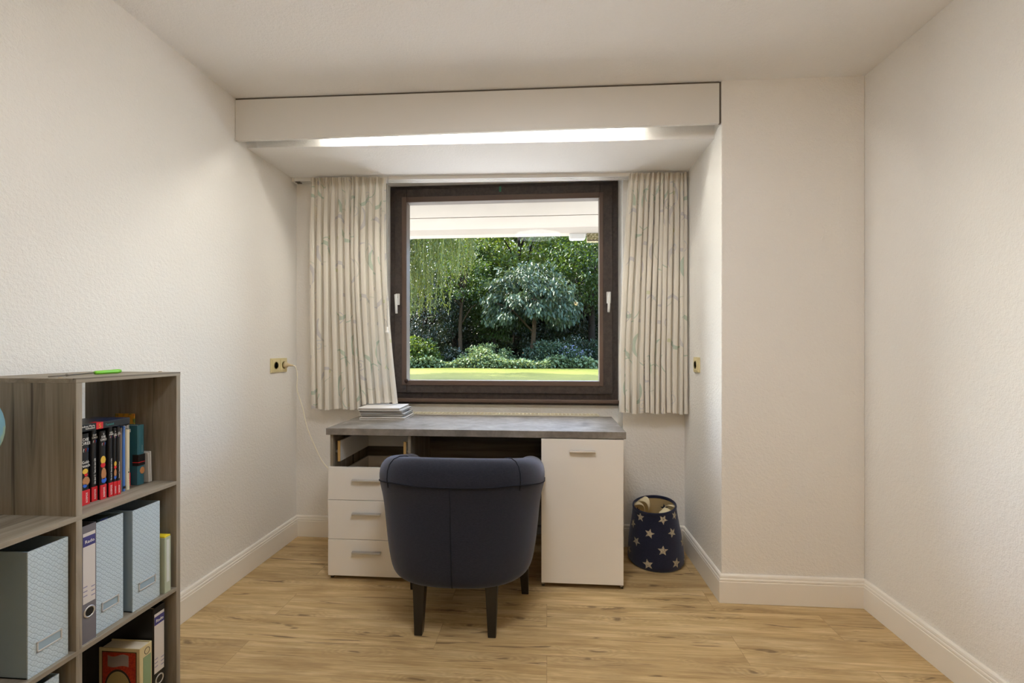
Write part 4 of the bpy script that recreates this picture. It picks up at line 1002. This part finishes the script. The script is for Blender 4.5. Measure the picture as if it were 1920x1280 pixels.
for x, y, cz, r, lab in ((-12, 31, 6.2, 3.3, 'tall backmost tree at the far left'), (-7.2, 32, 6.6, 3.3, 'tall backmost tree left behind the willow'), (-2.6, 31, 6.4, 3.2, 'tall backmost tree behind the bright green tree'), (1.9, 32, 6.6, 3.3, 'tall backmost tree behind the big right tree'), (6.6, 31, 6.3, 3.3, 'tall backmost tree at the far right')):
    tree(lab, x, y, cz + .5, r, 3.1, 380, 44, .6, .24, 'dark', .2)
n = 46000; P = np.empty((n, 3)); P[:, 0] = rng.uniform(-17, 11, n); P[:, 1] = rng.uniform(28.6, 30.6, n); P[:, 2] = GZ + rng.uniform(0, 1, n) ** .9 * (4.2 + .5 * np.sin(P[:, 0] * 1.1))
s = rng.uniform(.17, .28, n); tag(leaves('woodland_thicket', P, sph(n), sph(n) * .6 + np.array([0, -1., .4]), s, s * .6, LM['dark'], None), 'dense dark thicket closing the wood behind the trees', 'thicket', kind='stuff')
# middle row
tree('bright green tree rising behind the blue green tree', -1.55, 23.0, 6.3, 2.8, 2.5, 330, 44, .55, .17, 'bright', .16)
tree('big deep green tree at the right window edge', 2.0, 21.0, 4.6, 2.35, 2.4, 330, 52, .48, .135, 'mid', .16, lowcut=-.8)
tree('green tree with fine leaves left of the middle', -4.4, 21.5, 4.6, 1.9, 2.2, 260, 50, .45, .13, 'mid', .12)
tree('slim leaning tree with brown trunk left of the middle', -3.62, 19.0, 3.9, 1.2, 1.5, 110, 40, .36, .11, 'mid', .085, 'bark2', lowcut=-.5, lean=.16)
tree('glossy small leaved tree at the left window edge', -5.35, 19.6, 3.1, 1.85, 1.9, 340, 52, .36, .095, 'gloss', .11)
tree('tree with drooping blue green leaves in the middle of the garden view', -.62, 18.6, 3.05, 1.85, 1.65, 150, 52, .36, .19, 'blue', .10, 'bark2', lowcut=-.55, droop=1.3, ratio=.42)
tree('smaller green tree between the slim trunk and the blue green tree', -2.4, 20.4, 2.9, 1.15, 1.3, 120, 36, .36, .14, 'mid', .08)
# front bushes
for x, y, r, h, m, ln, lab in ((-5.15, 17.9, .85, .95, 'bright', .13, 'bright sunlit bush at the left window edge'), (-2.35, 18.1, 1.0, .70, 'cover', .12, 'low pale green bush left of the middle'), (.15, 18.2, 1.05, .85, 'blue', .11, 'rounded blue green bush under the drooping tree'),
                               (1.15, 19.2, .8, 1.0, 'gloss', .12, 'dark bush with reddish depth right of the rounded one'), (-3.9, 18.8, .8, .6, 'gloss', .11, 'small dark bush left of the slim trunk'), (2.4, 19.6, .9, .9, 'blue', .12, 'cool green bush at the right window edge')):
    t = thing('garden_bush', lab, 'bush', (x, y, GZ), 'bushes at the edge of the lawn')
    crown(t, (x, y, GZ + h * .45), (r, r * .7, h * .75), 110, 32, .24, ln, LM[m], .15); trunk(t, (x, y, GZ), (x, y, GZ + h * .8), .03, M['bark'], name='stem')
t = thing('flowering_bush', 'low arching bush with small lavender flowers right of the middle', 'bush', (.95, 17.9, GZ))
crown(t, (.95, 17.95, GZ + .42), (.55, .4, .45), 60, 26, .2, .09, LM['blue'], .6)
n = 130; P = np.array([.95, 17.75, GZ + .45]) + sph(n) * np.array([.5, .3, .42]); leaves('flowers', P, sph(n), sph(n), np.full(n, .055), np.full(n, .045), mat('lavender_flower', lin(120, 122, 160), .8), t)
trunk(t, (.95, 17.95, GZ), (.95, 17.95, GZ + .5), .02, M['bark'], name='stem')
# ground cover belt
n = 24000; P = np.empty((n, 3)); P[:, 0] = rng.uniform(-9, 6.5, n); P[:, 1] = 17.15 + rng.uniform(0, 1.5, n) + .25 * np.sin(P[:, 0] * 1.3)
P[:, 2] = GZ + .02 + rng.uniform(0, 1, n) * (.33 + .10 * np.sin(P[:, 0] * 2.1) + .07 * np.sin(P[:, 0] * 5.3))
s = rng.uniform(.08, .13, n); o = leaves('ground_cover', P, sph(n) + np.array([0, -.3, .1]), sph(n) * .6 + np.array([0, -.2, 1.]), s, s * .7, LM['cover'], None)
tag(o, 'belt of pale green ground cover between lawn and bushes', 'ground cover', kind='stuff')
# willow: long hanging strands on the left
t = thing('willow_tree', 'weeping willow with long yellow green hanging branches at the upper left', 'tree', (-7.2, 13.2, GZ))
bundles = [(-3.48, 2.3, .9), (-3.25, 2.2, .9), (-3.55, 2.0, 1.0), (-3.40, 2.1, 1.2), (-3.15, 3.0, 1.0), (-2.95, 2.7, 1.2), (-2.78, 2.05, .8), (-2.60, 3.2, 1.2), (-2.42, 2.95, 1.3), (-2.28, 2.8, 1.0), (-2.1, 3.35, .9), (-1.85, 3.5, .6), (-3.8, 1.9, 1.2), (-4.2, 1.6, 1.3), (-4.7, 1.8, 1.3), (-5.3, 1.5, 1.3), (-6.0, 1.5, 1.2), (-6.8, 1.8, 1.0), (-7.6, 1.5, 1.0)]
twb = BM(); PP, DD = [], []
for bx_, zb_, dens in bundles:
    for k in range(int(7 * dens)):
        x = bx_ + rng.normal() * .10; y = 11.8 + rng.normal() * .30; z1 = 5.2 + rng.uniform(0, .5); z0 = zb_ + abs(rng.normal()) * .35
        nn = int((z1 - z0) * 42); zz = np.linspace(z1, z0, nn); ph = rng.uniform(0, 6)
        xs = x + .07 * np.sin(zz * 1.5 + ph) + .02 * (z1 - zz); ys = y + .05 * np.cos(zz * 1.3 + ph)
        tube(twb, [(xs[i], ys[i], zz[i]) for i in range(0, nn, 14)], .004, 3, caps=False)
        PP.append(np.stack([xs, ys, zz], 1) + rng.normal(size=(nn, 3)) * .02); DD.append(np.stack([rng.normal(size=nn) * .5, rng.normal(size=nn) * .5, -np.ones(nn)], 1))
P = np.concatenate(PP); D = np.concatenate(DD); n = len(P); s = rng.uniform(.07, .12, n)
leaves('hanging_leaves', P, D, sph(n), s, s * .24, LM['willow'], t); obj('twigs', twb, mat('willow_twig', lin(130, 125, 60), .8), t)
crown(t, (-5.2, 12.6, 6.1), (3.4, 2.2, 1.0), 230, 46, .42, .15, LM['willow'], .8, ratio=.5)
bw = BM(); tube(bw, [(-7.2, 13.2, GZ), (-7.1, 13.1, 2.2), (-6.8, 13.0, 4.2), (-6.2, 12.8, 6.0)], [.30, .26, .22, .1], 10)
for e in ((-3.2, 12.0, 5.8), (-4.5, 12.2, 6.4), (-8.8, 12.8, 6.0), (-5.6, 11.6, 6.2)): tube(bw, [(-6.8, 13.0, 4.2), ((-6.8 + e[0]) / 2, 12.7, 5.6), e], [.13, .08, .03], 7)
obj('trunk', bw, M['bark2'], t, smooth=True)

t = thing('wall_lamp', 'small warm wall lamp on the wall behind the photographer', 'lamp', (.52, YR, 2.0))
bm = BM(); lathe(bm, [(  .035 * math.sin(math.pi * i / 12), -.035 * math.cos(math.pi * i / 12)) for i in range(13)], (.52, YR + .12, 2.0), 20); obj('lamp_shade', bm, emis('warm_lamp_glass', (1, .62, .30), WALL_LAMP), t, smooth=True)
bm = BM(); tube(bm, [(.52, YR + .001, 1.95), (.52, YR + .06, 1.91), (.52, YR + .12, 1.966)], .012, 10); obj('lamp_arm', bm, M['metal'], t, smooth=True)
